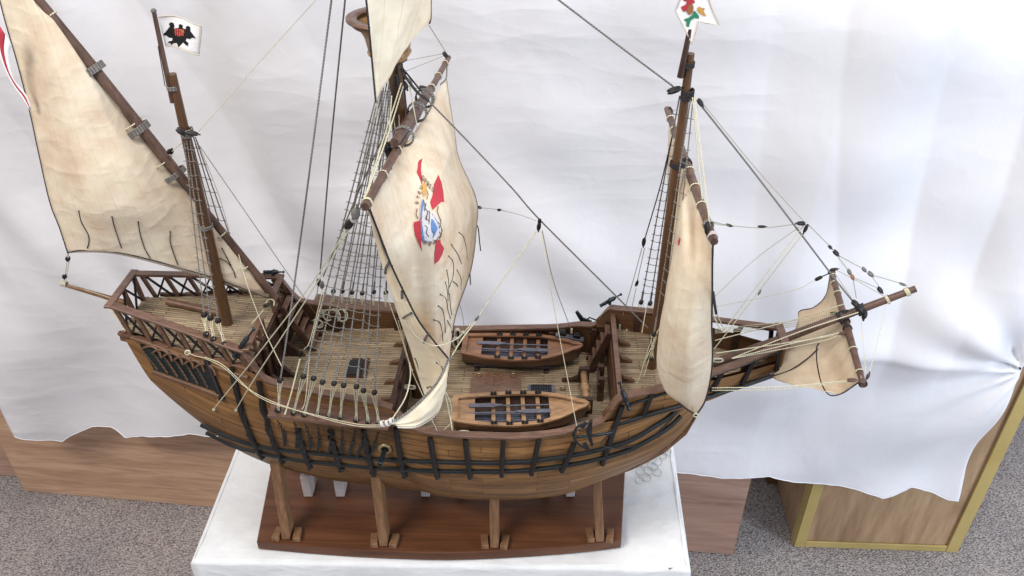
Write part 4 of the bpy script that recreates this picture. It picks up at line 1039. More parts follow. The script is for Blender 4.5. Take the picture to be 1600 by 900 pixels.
# mast wooldings / lashings
def lash(px, py, Y, axis, r, n=4, m='rope_d', th=.0011, parent=None, sp=1.7):
    c = at(px, py, Y) if py is not None else px; ax = Vector(axis).normalized(); a = ax.orthogonal().normalized(); b = ax.cross(a); pts = []
    for i in range(n * 14 + 1):
        q = 2 * pi * i / 14; pts.append(c + a * cos(q) * r + b * sin(q) * r + ax * ((i / 14 - n / 2) * th * sp))
    mb = MB(); mb.tube(pts, th, 5)
    return link('lashing', mb, M[m], parent) if parent else part('lashing', mb, M[m])
up = Vector((0, 0, 1))
for (px, py, n_, r_) in ((322, 354, 3, .0088), (292, 207, 6, .0078)): lash(px, py, 0, up, r_, n_, parent=miz)
lash(264 + 6, 137, 0, up, .0068, 3, parent=miz)
for (px, py, n_, r_, m_) in ((1074, 148, 7, .0074, 'rope_b'), (1075, 101, 4, .0072, 'rope_b'), (1058, 256, 4, .0086, 'rope_b')): lash(px, py, 0, up, r_, n_, m_, parent=fm)
def ball(px, py, Y, ra, rb, axis, m='black', nm='block', parent=None):
    """pulley block: rounded shell with a cut sheave groove"""
    ax = Vector(axis).normalized(); c = at(px, py, Y) if py is not None else px
    o1 = ax.orthogonal().normalized(); mb = MB()
    for s in (-1, 1): mb.ell(c + o1 * s * rb * .38, ax, ra, rb * .62, 8, 6)
    mb.ell(c, ax, ra * .8, rb * .55, 8, 6)
    mb.tube([c + ax * ra * .9, c + ax * ra * 1.35], rb * .3, 5)
    return link(nm, mb, M[m], parent) if parent else part(nm, mb, M[m])
# lateen yard (two fished spars)
LY = [(30, -45, .05), (150, 110, .035), (275, 268, .022), (430, 468, .012)]
def ly(px, py, Y): return at(px, py, Y)
def yline(px): 
    py = -45 + (px - 30) / 400 * 513; return py
a = at(-40, -140, .055); b = at(291, 300, .02)
ya = at(432, 466, .012); yb = at(99, 62, .034)
spar('yard', ya, yb, .0052, .0068, .0050, label='lower spar of the long slanting lateen yard')
d_ = (at(300, 290, .016) - at(40, -30, .046)).normalized()
spar('yard', at(297, 293, .012), at(-52, -140, .048), .0058, .0070, .0035, label='upper spar of the long slanting lateen yard')
ydir = (ya - yb).normalized()
for (px, py, r_, n_, m_) in ((145, 109, .0160, 5, 'rope_d'), (216, 202, .0160, 5, 'rope_d'), (273, 272, .016, 4, 'rope_d'), (80, 23, .0074, 1, 'rope_c'), (208, 193, .0140, 1, 'rope_c'), (256, 252, .0135, 1, 'rope_c'), (346, 366, .0070, 1, 'rope_c'), (384, 416, .0066, 1, 'rope_c')):
    lash(px, py, interp([(0, .045), (275, .020), (430, .012)], px), ydir, r_, n_, m_)
# main yard
MYa = Vector((-.183, -.232, .736)); MYb = Vector((-.143, .216, .736))
myd = (MYb - MYa).normalized()
spar('yard', MYa, MYb, .0046, .0056, .0036, label='main yard')
spar('yard', at(612, 238, -.105) + Vector((.004, 0, .012)), at(668, 150, .095) + Vector((.004, 0, .010)), .0054, .0062, .0054, label='thicker spar fished to the main yard')
for (t, n_, m_, big) in ((.62, 4, 'rope_d', 1), (.52, 4, 'rope_d', 1), (.36, 3, 'rope_d', 1), (.94, 1, 'rope_c', 0), (.83, 1, 'rope_c', 0), (.73, 2, 'rope_c', 0), (.30, 2, 'rope_c', 0), (.16, 1, 'rope_c', 0), (.02, 2, 'rope_c', 0)):
    rr_ = interp([(0, .0046), (.5, .0056), (1, .0036)], t) + .0009
    c_ = MYa.lerp(MYb, t) + (Vector((.002, 0, .0055)) if big else Vector((0, 0, 0)))
    lash(c_, None, 0, myd, .0122 if big else rr_, n_, m_, .0011 if big else .0008)
# fore yard
FYa, FYb = at(1116, 378, -.172), at(1042, 170, .192)
spar('yard', FYa, FYb, .0046, .0060, .0042, label='fore yard'); fyd = (FYb - FYa).normalized()
for t, n_, m_ in ((.03, 4, 'pad'), (.10, 3, 'rope_d'), (.22, 1, 'rope_c'), (.34, 1, 'rope_c'), (.46, 1, 'rope_c'), (.52, 4, 'rope_b'), (.9, 1, 'rope_c'), (.8, 1, 'rope_c'), (.7, 1, 'rope_c')): lash(FYa.lerp(FYb, t), None, 0, fyd, interp([(0, .0046), (.5, .0060), (1, .0042)], t) + .0009, n_, m_, .0009)
# bowsprit
BSa, BSb = Vector((.268, 0, .345)), at(1431, 451, 0)
bs = spar('bowsprit', BSa, BSb, .0085, .0064, .0048, M['spar']); bsd = (BSb - BSa).normalized()
for (px, py, n_, m_, r_) in ((1418, 456, 3, 'rope_c', .0057), (1387, 468, 2, 'rope_c', .0061), (1345, 484, 6, 'rope_b', .0076), (1312, 496, 3, 'rope_b', .0076)): lash(px, py, 0, bsd, r_, n_, m_, parent=bs)
SYa, SYb = at(1350, 598, -.118), at(1299, 424, .118)
spar('yard', SYa + Vector((0, 0, -.004)), SYb, .0042, .0054, .0040, label='spritsail yard under the bowsprit'); syd = (SYb - SYa).normalized()
for t, n_, m_ in ((.01, 3, 'rope_b'), (.10, 1, 'rope_c'), (.28, 1, 'rope_c'), (.46, 2, 'rope_b'), (.52, 3, 'rope_b'), (.58, 5, 'rope_b'), (.78, 1, 'rope_c'), (.88, 1, 'rope_c'), (.95, 1, 'rope_c'), (.99, 2, 'rope_b')): lash(SYa.lerp(SYb, t) + Vector((0, 0, -.004 * (1 - t))), None, 0, syd, interp([(0, .0042), (.5, .0054), (1, .0040)], t) + .0009, n_, m_, .0008)
# stern outrigger
spar('outrigger', at(101, 445, 0), at(200, 474, 0), .0028, .0034, .0044, M['post'])

# ------------------------------------------------------------------ crow's nest
cn = Vector((-.1885, 0, .811)); cs, ch_ = .86, .70
mb = MB(); mb.lathe(cn, [(a_ * cs, b_ * ch_) for a_, b_ in [(.024, .0), (.030, .009), (.031, .012), (.029, .014), (.030, .03), (.036, .048), (.045, .062), (.050, .068), (.0475, .068), (.040, .055), (.033, .04), (.029, .015), (.0001, .014)]], n=40)
cnt = part('crows_nest', mb, M['top'], label='round flared wooden fighting top on the main mast')
mb = MB(); mb.lathe(cn, [(a_ * cs, b_ * ch_) for a_, b_ in [(.050, .067), (.0555, .068), (.0555, .0715), (.0405, .0715), (.0405, .068)]], n=40); link('rim', mb, M['pad'] if False else M['rail'], cnt)
mb = MB(); mb.lathe(cn, [(a_ * cs, b_ * ch_) for a_, b_ in [(.012, -.012), (.024, -.004), (.0245, 0), (.0001, .001)]], n=8, smooth=False); link('nest_base', mb, M['rail_dark'], cnt)
mb = MB(); mb.lathe(cn, [(a_ * cs, b_ * ch_) for a_, b_ in [(.0475, .059), (.0495, .062), (.0485, .064)]], n=40); link('moulding', mb, M['boat_tan'], cnt)

# ------------------------------------------------------------------ sails
def sail(name, nets, m, label, nu=26, nv=34, amp=.0012, seed=0, mats=None):
    mb = MB()
    for k, net in enumerate(nets):
        ctrl = [P3(r) for r in net]
        def disp(u, v, p, k=k):
            f = min(1, 8 * min(u, 1 - u) + .15)
            return Vector((1, -.3, 0)) * f * (amp * 1.1 * noise.noise(Vector((u * 4 + seed, v * 3.5, k))) + amp * .8 * noise.noise(Vector((u * 11 + seed, v * 9, k + 5))) + amp * 1.3 * sin(u * 17 + 3 * v + seed) * (1 - .35 * v))
        mb.grid(patch(ctrl, nu, nv, disp), mi=(k if mats and k < len(mats) else 0))
    o = part(name, mb, m, fixn=False, solid=.0006, label=label, mats=mats)
    o['_'] = 0; del o['_']
    tris = BVHTree.FromPolygons([v for v in mb.v], mb.f)
    return o, tris
def hit(tree, px, py, off=.0009):
    d = ray(px, py).normalized(); loc, nrm, idx, dist = tree.ray_cast(CAM, d)
    if loc is None:
        loc2, n2, i2, ds = tree.find_nearest(at(px, py, -.05)); return loc2 - d * off
    return loc - d * off
def bolt(parent, pts, r=.0011, m='rope_b', twist=True):
    mb = MB(); P_ = curve(pts, max(12, len(pts) * 10)); mb.tube(P_, r, 5)
    if twist:   # the rope is sewn to the edge: small stitches round it
        Ld = sum((a - b).length for a, b in zip(P_, P_[1:])); n = int(Ld / .0042)
        for i in range(n):
            q = crom(P_, i / n); t = (crom(P_, min(1, (i + .5) / n)) - q); o_ = Vector((random.uniform(-1, 1), -1, random.uniform(-1, 1))).normalized() * r
            mb.tube([q - o_ * 1.5, q + t * .5 + o_ * .9], r * .55, 4)
    return link('bolt_rope', mb, M[m], parent)
# lateen mizzen sail
net = [[(-25, -105, .06), (-5, -85, .056), (15, -62, .05), (35, -38, .046)],
       [(5, 20, .045), (50, 15, .03), (75, 25, .03), (95, 40, .036)],
       [(28, 100, .03), (80, 108, .006), (130, 118, .012), (160, 125, .03)],
       [(47, 175, .015), (108, 190, -.012), (165, 196, .0), (208, 190, .026)],
       [(62, 245, .0), (130, 265, -.03), (205, 262, -.012), (258, 256, .022)],
       [(78, 315, -.012), (150, 325, -.04), (240, 322, -.016), (300, 302, .02)],
       [(93, 355, -.02), (165, 362, -.036), (265, 368, -.01), (352, 374, .014)],
       [(106, 395, -.025), (180, 397, -.03), (290, 425, -.005), (420, 466, .010)]]
sm, tree_m = sail('sail', [net], M['sail_miz'], 'triangular cream lateen sail on the slanting yard at the stern', 34, 44, amp=.0016, seed=1)
bolt(sm, P3([r[0] for r in net]) , .0011)
bolt(sm, curve(P3([net[-1][0], (130, 391, -.028), (180, 394, -.03), (235, 406, -.02), (290, 421, -.005), (350, 440, .002), (420, 466, .010)]), 30), .0009)
def point(tree, parent, pts, r=.00065, off=.0015):
    P_ = [hit(tree, x, y, off) for x, y in pts]; mb = MB(); mb.tube(curve(P_, 10), r, 5); mb.ell(P_[0], (0, 0, 1), r * 1.8, r * 1.6, 6, 4); return link('reef_point', mb, M['rope_b'], parent)
for pts in ([(123, 330), (127, 347), (137, 365), (139, 377), (136, 388)], [(175, 339), (179, 355), (190, 388)], [(216, 347), (219, 365), (226, 388), (235, 404)], [(266, 362), (266, 378), (272, 398), (278, 414)]): point(tree_m, sm, pts)
for pts in ([(347, 388), (353, 400), (361, 415)], [(344, 404), (355, 410), (364, 422), (368, 434)]): point(tree_m, sm, pts)
# pennant streaming down from the peak
pen = [[(-10, 25, -.0), (18, 70, .0)], [(-8, 60, 0), (14, 90, 0)], [(2, 95, .0), (20, 120, .0)], [(18, 130, 0), (30, 135, 0)], [(36, 155, 0), (42, 150, 0)], [(46, 172, 0), (49, 170, 0)]]
for k, (u0, u1, m_) in enumerate(((0, .33, 'flag'), (.33, .66, 'red'), (.66, 1.0, 'flag'))):
    ctrl = [[at(*[a + (b - a) * u for a, b in zip(r[0], r[1])]) for u in (u0, u1)] for r in pen]
    mb = MB(); mb.grid(patch(ctrl, 2, 20)); 
    if k == 0: pn = part('pennant', mb, M[m_], fixn=False, solid=.0004, label='red and white pennant hanging beside the lateen sail')
    else: link('pennant_stripe', mb, M[m_], pn, fixn=False, solid=.0004)

# main course: outer face, the strip of its back that curls round the luff, and the turned foot
netA = [[(577, 326, -.226), (607, 272, -.115), (640, 217, -.01), (675, 160, .1), (697, 122, .2)],
        [(590, 372, -.2), (625, 335, -.135), (662, 290, -.075), (698, 235, .02), (710, 208, .17)],
        [(596, 393, -.188), (632, 360, -.143), (670, 322, -.10), (702, 268, -.01), (717, 248, .15)],
        [(602, 412, -.175), (640, 385, -.15), (678, 352, -.125), (722, 325, -.03), (744, 312, .11)],
        [(617, 455, -.152), (650, 432, -.145), (685, 405, -.13), (720, 380, -.06), (744, 358, .08)],
        [(632, 505, -.125), (657, 488, -.132), (684, 470, -.13), (712, 452, -.08), (736, 420, .04)],
        [(645, 545, -.10), (662, 538, -.115), (682, 528, -.12), (700, 515, -.09), (712, 492, -.02)],
        [(655, 575, -.10), (667, 572, -.105), (681, 566, -.105), (693, 560, -.095), (704, 545, -.06)],
        [(664, 605, -.10), (672, 605, -.10), (682, 602, -.10), (690, 598, -.10), (700, 588, -.085)]]
netB = [[(576, 328, -.228), (577, 328, -.229), (578, 327, -.230)],
        [(586, 372, -.203), (590, 370, -.210), (593, 366, -.212)],
        [(597, 412, -.178), (604, 412, -.19), (610, 410, -.194)],
        [(611, 458, -.155), (621, 458, -.168), (631, 455, -.176)],
        [(627, 505, -.130), (641, 504, -.145), (654, 500, -.16)],
        [(641, 545, -.108), (661, 540, -.128), (678, 532, -.148)],
        [(651, 580, -.105), (674, 572, -.118), (701, 560, -.135)],
        [(659, 605, -.105), (678, 602, -.112), (699, 588, -.13)],
        [(665, 622, -.11), (675, 625, -.118), (690, 615, -.13)]]
netC = [[(701, 560, -.136), (699, 572, -.138), (698, 590, -.13), (697, 600, -.12)],
        [(693, 580, -.147), (693, 595, -.152), (692, 610, -.146), (692, 618, -.135)],
        [(680, 602, -.157), (682, 618, -.165), (684, 634, -.16), (685, 640, -.15)],
        [(660, 624, -.167), (664, 638, -.175), (668, 650, -.175), (670, 655, -.17)],
        [(636, 645, -.178), (640, 655, -.182), (645, 663, -.184), (647, 666, -.184)],
        [(612, 660, -.19), (614, 662, -.19), (617, 664, -.19), (620, 666, -.19)]]
ms, tree_s = sail('sail', [netA, netB, netC], M['sail'], 'big cream main sail with a red cross emblem, bellied and pulled by its bowline', 30, 44, amp=.0013, seed=4, mats=[M['sail'], M['sail_w'], M['sail_w']])
lr = [r[-1] for r in netB[:7]] 
bolt(ms, [p + Vector((0, -.001, 0)) for p in P3(lr)], .0012)
bolt(ms, [p + Vector((0, -.001, .001)) for p in P3([r[0] for r in netC])], .0016, 'rope_d')
bolt(ms, P3([(r[-1][0], r[-1][1], r[-1][2]) for r in netA]), .0008)
mb = MB(); ft = curve(P3([r[-1] for r in netC]), 60)
for i in range(0, 60): 
    q = ft[i]; mb.ell(q + Vector((0, -.0006, -.0012)), (0, 1, 0), .0012, .0016, 6, 4)
link('scalloped_foot', mb, M['hem'], ms)
for pts in ([(608, 410), (603, 418), (602, 427)], [(628, 455), (628, 466)], [(643, 489), (634, 494), (630, 497)], [(669, 521), (664, 530), (662, 535)]):
    P_ = [hit(tree_s, x, y, .003) for x, y in pts]; mb = MB(); mb.tube(P_, .0017, 6); link('cringle', mb, M['rope_d'], ms)
rp = [[(717, 363), (724, 370), (728, 385), (730, 405)], [(705, 382), (715, 397), (721, 412)], [(701, 400), (708, 410), (708, 430), (702, 449)], [(698, 422), (701, 440), (701, 460)], [(714, 422), (720, 435), (726, 454)], [(708, 440), (715, 447), (718, 470)], [(696, 441), (699, 455), (700, 470)], [(688, 460), (697, 467), (700, 485), (704, 498)], [(685, 478), (692, 485), (695, 505), (696, 520)], [(678, 500), (687, 504), (691, 520), (692, 533)], [(699, 501), (704, 510), (706, 520)], [(702, 460), (704, 480), (706, 492)], [(682, 567), (690, 573), (692, 583)], [(667, 606), (672, 604), (674, 606)], [(648, 560), (651, 567), (648, 574)]]
for pts in rp: point(tree_s, ms, pts, .0006, .0018)
for P_ in ([at(741, 347, .095), at(747, 356, .09), at(749, 375, .09), at(751, 392, .09)], [at(733, 405, .05), at(734, 420, .048), at(735, 445, .048)]):
    mb = MB(); mb.tube(curve(P_, 10), .0009, 5); link('reef_point', mb, M['rope_b'], ms)
def applique(tree, parent, name, poly, m, off=.0014, label=None, step=2.0):
    """cloth shape sewn on the sail: outline dropped on to the sail surface"""
    import mathutils.geometry as G
    # clip a fine square net to the outline
    xs = [p[0] for p in poly]; ys = [p[1] for p in poly]
    def inside(x, y):
        c = False; n = len(poly)
        for i in range(n):
            x1, y1 = poly[i]; x2, y2 = poly[(i + 1) % n]
            if (y1 > y) != (y2 > y) and x < (x2 - x1) * (y - y1) / (y2 - y1) + x1: c = not c
        return c
    pts = [Vector(p) for p in poly]; dense = []
    for i in range(len(pts)):
        a, b = pts[i], pts[(i + 1) % len(pts)]; k = max(1, int((b - a).length / step))
        dense += [a.lerp(b, j / k) for j in range(k)]
    inn = []
    y = min(ys)
    while y < max(ys):
        x = min(xs) + .3
        while x < max(xs):
            if inside(x, y) and min((Vector((x, y)) - d).length for d in dense) > step * .6: inn.append(Vector((x, y)))
            x += step
        y += step
    n = len(dense); res = G.delaunay_2d_cdt(dense + inn, [], [list(range(n))], 1, 1e-4)
    V, F = res[0], res[2]
    mb = MB(); mb.add([hit(tree, v.x, v.y, off) for v in V], [list(f) for f in F], smooth=True)
    return link(name, mb, M[m], parent, fixn=False, label=label)
R_ = lambda pts: [(560 + x / 8, 290 + y / 8) for x, y in pts]
R2 = lambda pts: [(620 + x / 16, 240 + y / 16) for x, y in pts]
applique(tree_s, ms, 'cross_arm', R2([(650, 118), (560, 165), (528, 230), (526, 330), (500, 470), (560, 590), (600, 690), (625, 780), (645, 640), (625, 560), (605, 400), (612, 250), (630, 160)]), 'red')
applique(tree_s, ms, 'cross_arm', [(685, 273), (678, 288), (676, 305), (672, 316), (676, 328), (683, 321), (690, 315), (694, 316), (693, 300), (690, 285)], 'red')
applique(tree_s, ms, 'cross_arm', [(657, 338), (655, 345), (647, 347), (646, 352), (648, 366), (653, 378), (657, 387), (660, 394), (658, 380), (658, 358)], 'red')
applique(tree_s, ms, 'cross_arm', [(681, 376), (688, 374), (689, 380), (693, 386), (694, 388), (691, 398), (686, 407), (679, 413), (679, 395)], 'red')
applique(tree_s, ms, 'emblem_field', [(661, 309), (666, 318), (672, 330), (678, 332), (686, 343), (690, 355), (688, 362), (685, 370), (680, 376), (673, 378), (664, 379), (659, 366), (657, 345), (657, 325)], 'pale', .0017)
applique(tree_s, ms, 'emblem_stripe', [(661, 310), (663, 318), (660, 330), (659, 345), (661, 360), (664, 377), (661, 376), (658, 360), (657, 340), (658, 322)], 'blue', .0021, step=1.5)
applique(tree_s, ms, 'emblem_shape', [(674, 342), (677, 343), (684, 356), (683, 360), (678, 370), (674, 360), (673, 350)], 'blue', .0021, step=1.5)
applique(tree_s, ms, 'emblem_crown', [(659, 290), (664, 281), (667, 292), (666, 303), (662, 308), (660, 300)], 'gold', .0021, step=1.5)
def scribble(tree, parent, name, strokes, m, r=.00042, off=.0022):
    mb = MB()
    for s in strokes: mb.tube([hit(tree, x, y, off) for x, y in s], r, 4)
    return link(name, mb, M[m], parent)
GL = {'P': [[(0, 1), (0, 0), (.7, 0), (.7, .5), (0, .5)]], 'R': [[(0, 1), (0, 0), (.7, 0), (.7, .5), (0, .5), (.8, 1)]], 'E': [[(.7, 0), (0, 0), (0, 1), (.7, 1)], [(0, .5), (.6, .5)]],
      'U': [[(0, 0), (0, 1), (.7, 1), (.7, 0)]], 'O': [[(0, 0), (.7, 0), (.7, 1), (0, 1), (0, 0)]], 'S': [[(.7, 0), (0, .1), (0, .5), (.7, .6), (.6, 1), (0, 1)]], 'L': [[(0, 0), (0, 1), (.7, 1)]], 'J': [[(.6, 0), (.6, 1), (0, .9)]], 'T': [[(0, 0), (.8, 0)], [(.4, 0), (.4, 1)]], '4': [[(.1, 0), (0, .6), (.8, .6)], [(.6, .2), (.6, 1)]]}
def letters(txt, a, b, ux, uy, m='ink', nm='lettering', tree=None, parent=None):
    n = len(txt)
    for k, c in enumerate(txt):
        o_ = Vector(a).lerp(Vector(b), k / max(1, n - 1)); st_ = []
        for s in GL[c]: st_.append([tuple(o_ + Vector(ux) * x + Vector(uy) * y) for x, y in s])
        scribble(tree, parent, nm, st_, m)
letters('OPREU', (660.5, 274), (676, 292), (3.1, 2.6), (-1.2, 6.5), tree=tree_s, parent=ms)
letters('STEU', (649, 317), (655, 293), (2.2, -4.6), (3.6, 2), tree=tree_s, parent=ms)
scribble(tree_s, ms, 'emblem_outline', [[(685, 322), (683, 330), (686, 338), (689, 345), (688, 352), (691, 360), (689, 368), (684, 372), (680, 379)], [(659, 372), (661, 378), (665, 377)], [(664, 382), (668, 377), (665, 376), (663, 381)], [(671, 385), (675, 378), (671, 377), (670, 383)], [(677, 382), (681, 376), (677, 375)], [(652, 326), (650, 334), (653, 341)], [(666, 318), (664, 325), (668, 330)], [(669, 330), (665, 342), (670, 345)], [(671, 330), (671, 347)]], 'ink', .0006)

scribble(tree_s, ms, 'emblem_outline', [[(668, 334), (666, 344), (671, 341), (670, 350)], [(662, 312), (664, 320), (663, 330)], [(675, 334), (681, 343), (687, 356)], [(664, 352), (668, 356), (666, 364), (670, 370)], [(676, 361), (680, 365), (676, 371)], [(684, 347), (688, 351), (686, 357)], [(686, 362), (690, 367), (687, 373)], [(667, 297), (669, 304), (667, 311)]], 'ink', .0005)
# main topsail
netT = [[(560, -90, -.15), (600, -95, -.12), (640, -95, -.08), (674, -85, -.03)],
        [(566, -40, -.15), (605, -40, -.12), (650, -42, -.085), (674, -40, -.03)],
        [(572, 0, -.15), (608, 3, -.12), (652, 0, -.09), (673, 0, -.03)],
        [(578, 60, -.15), (603, 52, -.13), (640, 34, -.10), (673, 26, -.035)],
        [(582, 105, -.15), (599, 94, -.14), (630, 66, -.11), (669, 36, -.04)],
        [(587, 160, -.155), (593, 148, -.15), (622, 96, -.12), (652, 42, -.06)]]
ts, tree_t = sail('sail', [netT], M['sail_w'], 'pale main topsail hanging from above the frame beside the fighting top', 26, 30, amp=.0013, seed=9)
bolt(ts, P3([r[0] for r in netT]), .0011); bolt(ts, P3([r[-1] for r in netT[:4]] + [(671, 37, -.04)]), .0011)
spar('yard', at(548, -92, -.16), at(690, -93, -.01), .005, .0065, .005, label='topsail yard')
# fore sail
netF = [[(1114, 382, -.170), (1098, 330, -.08), (1078, 268, .0), (1060, 215, .1), (1046, 180, .18)],
        [(1113, 420, -.165), (1094, 372, -.11), (1074, 300, -.03), (1056, 262, .09), (1044, 235, .17)],
        [(1113, 460, -.16), (1084, 430, -.15), (1066, 350, -.09), (1053, 330, .07), (1043, 300, .15)],
        [(1112, 510, -.155), (1076, 500, -.165), (1048, 440, -.12), (1046, 400, .03), (1042, 350, .13)],
        [(1113, 552, -.15), (1072, 550, -.17), (1033, 520, -.125), (1040, 455, .0), (1042, 400, .11)],
        [(1110, 592, -.15), (1070, 595, -.165), (1028, 570, -.120), (1038, 490, -.01), (1042, 440, .1)],
        [(1101, 628, -.15), (1066, 625, -.155), (1034, 596, -.12), (1040, 520, -.03), (1044, 470, .08)],
        [(1088, 649, -.15), (1064, 632, -.145), (1044, 606, -.125), (1044, 540, -.04), (1046, 490, .07)]]
fs, tree_f = sail('sail', [netF], M['sail_miz'], 'cream fore sail on the foremast, seen edge on', 34, 36, amp=.0011, seed=14)
bolt(fs, P3([r[0] for r in netF]), .0012); bolt(fs, P3([(1088, 649, -.15), (1064, 632, -.147), (1044, 606, -.128), (1032, 585, -.12)]), .0010)
applique(tree_f, fs, 'cross_arm', [(1056, 368), (1064, 372), (1061, 384), (1055, 382)], 'red')
for pts in ([(1095, 635), (1088, 647)],): pass
mb = MB(); q = at(1087, 648, -.152)
mb.tube([q + Vector((.003 * cos(a_), -.001, .003 * sin(a_))) for a_ in [2 * pi * i / 12 for i in range(13)]], .0009, 5); link('cringle', mb, M['coil'], fs)
part('rope', MB().tube(curve(P3([(1088, 646, -.152), (1082, 630, -.153), (1078, 617, -.154)]), 8), .0007, 5), M['rope_c'])
# spritsail
netS = [[(1297, 432, .112), (1316, 490, .03), (1330, 540, -.04), (1347, 592, -.112)],
        [(1290, 462, .10), (1300, 510, .02), (1318, 560, -.05), (1338, 600, -.11)],
        [(1272, 480, .085), (1280, 530, .01), (1298, 580, -.05), (1315, 615, -.10)],
        [(1250, 486, .07), (1255, 540, .0), (1268, 585, -.05), (1290, 612, -.10)],
        [(1248, 498, .065), (1236, 545, .0), (1236, 580, -.04), (1262, 605, -.095)],
        [(1247, 510, .06), (1222, 555, .0), (1207, 588, -.03), (1240, 602, -.09)]]
ss, tree_ss = sail('sail', [netS], M['sail_g'], 'grey beige spritsail hanging under the bowsprit', 26, 26, amp=.001, seed=21)
bolt(ss, P3([r[0] for r in netS]), .0009); bolt(ss, P3([netS[0][-1]] + [netS[1][-1], netS[2][-1], (1296, 617, -.10), (1284, 600, -.095), (1277, 570, -.09), (1276, 545, -.085), (1280, 536, -.082)]), .0009)
P_ = [hit(tree_ss, x, y, .002) for x, y in ((1207, 588), (1235, 578), (1262, 560), (1278, 545))]; bolt(ss, P_, .0009)

# ------------------------------------------------------------------ flags
def sheetflag(name, corners, m, nu=16, nv=10, wav=.0042, label=None):
    a, b, c, d = [at(*q) for q in corners]  # tl tr br bl
    rows = [[a.lerp(b, j / nu).lerp(d.lerp(c, j / nu), i / nv) + Vector((0, wav * sin(j / nu * 5 + i / nv), wav * .6 * sin(j / nu * 4))) for j in range(nu + 1)] for i in range(nv + 1)]
    mb = MB(); mb.grid(rows); o = part(name, mb, m, fixn=False, solid=.0005, label=label); tree = BVHTree.FromPolygons(mb.v, mb.f)
    return o, tree, rows
fo, ft_, rows = sheetflag('flag', [(247, 26, .0), (317, 37, .0), (311, 83, .0), (257, 74, .0)], M['flag'], label='white flag with a black eagle on the mizzen mast')
mb = MB(); edge = rows[0] + [r[-1] for r in rows[1:]] + rows[-1][::-1][1:]
mb.tube([p + Vector((0, -.0006, 0)) for p in edge], .0008, 5); link('flag_hem', mb, M['flaghem'], fo)
E_ = lambda pts: [(x / 4, y / 4) for x, y in pts]
applique(ft_, fo, 'eagle', E_([(1055, 150), (1068, 138), (1085, 145), (1090, 165), (1085, 180), (1118, 172), (1116, 155), (1130, 150), (1143, 160), (1140, 175), (1162, 182), (1160, 168), (1175, 160), (1188, 170), (1190, 195), (1205, 215), (1224, 240), (1200, 235), (1185, 245), (1165, 240), (1160, 255), (1180, 270), (1172, 275), (1178, 288), (1160, 282), (1145, 265), (1130, 280), (1115, 295), (1105, 270), (1085, 270), (1070, 282), (1065, 270), (1048, 268), (1055, 258), (1075, 255), (1078, 238), (1055, 235), (1040, 222), (1015, 220), (1035, 200), (1050, 180), (1062, 165)]), 'eagle', .0008, step=1.2)
applique(ft_, fo, 'shield', E_([(1091, 177), (1152, 185), (1150, 210), (1139, 225), (1108, 223), (1091, 208)]), 'red', .0012, step=2)
scribble(ft_, fo, 'shield_stripes', [E_([(1095, 175), (1097, 222)]), E_([(1110, 177), (1110, 226)]), E_([(1125, 180), (1123, 228)]), E_([(1148, 184), (1132, 205), (1148, 222)]), E_([(1125, 186), (1150, 203)])], 'gold', .0004, .0016)
spar('flag_staff', at(240, 16, 0), at(270, 160, 0), .0026, .0032, .0034, M['spar'])
mb = MB(); mb.ell(at(240, 17, 0), (0, 0, 1), .003, .0036, 8, 6); part('staff_cap', mb, M['rope_d'])
part('halyard', MB().tube([at(247, 72, -.004), at(258, 135, -.003)], .0006, 4), M['rope_b'])
fo2, ft2, rows = sheetflag('flag', [(1068, -24, 0), (1108, -22, 0), (1122, 39, 0), (1080, 68, 0)], M['flag'])
bpy.data.objects.remove(fo2)
pl = [(1066, -10), (1055, 17), (1070, 45), (1081, 69), (1087, 50), (1091, 33), (1106, 36), (1123, 39), (1112, 12), (1104, -12), (1098, -25), (1075, -25)]
Yf = -.004
mb = MB(); import mathutils.geometry as G
res = G.delaunay_2d_cdt([Vector(p) for p in pl], [], [list(range(len(pl)))], 1, 1e-4)
mb.add([at(v.x, v.y, Yf) for v in res[0]], [list(f) for f in res[2]]); fo2 = part('flag', mb, M['flag'], fixn=False, solid=.0006, label='white swallowtail flag with small coloured emblems on the foremast')
tree2 = BVHTree.FromPolygons(mb.v, mb.f)
mb = MB(); pp = [at(x, y, Yf - .0006) for x, y in pl]; mb.tube(pp + pp[:1], .0009, 5); link('flag_hem', mb, M['flaghem'], fo2)
F_ = lambda pts: [(800 + x / 4, y / 4) for x, y in pts]
applique(tree2, fo2, 'flag_cross', F_([(1075, -30), (1070, 5), (1095, 12), (1085, 30), (1055, 45), (1070, 75), (1090, 65), (1105, 35), (1125, 25), (1145, 15), (1135, -5), (1110, -5), (1100, -30)]), 'red', .001, step=1.5)
applique(tree2, fo2, 'flag_crown', F_([(1100, 35), (1125, 22), (1135, 45), (1130, 80), (1105, 95), (1090, 75), (1095, 55)]), 'brownt', .0013, step=1.5)
applique(tree2, fo2, 'flag_stem', F_([(1140, 65), (1150, 75), (1168, 100), (1168, 118), (1140, 112), (1115, 130), (1105, 168), (1088, 165), (1092, 135), (1075, 130), (1080, 118), (1105, 112), (1130, 90)]), 'green', .001, step=1.5)
applique(tree2, fo2, 'flag_ornament', F_([(1160, 50), (1172, 40), (1182, 48), (1205, 50), (1198, 72), (1215, 98), (1200, 102), (1185, 92), (1170, 85), (1155, 65)]), 'gold', .001, step=1.5)
spar('flag_staff', at(1078, 45, -.002), at(1063, 121, -.004), .003, .0036, .0042, M['rail_dark'])

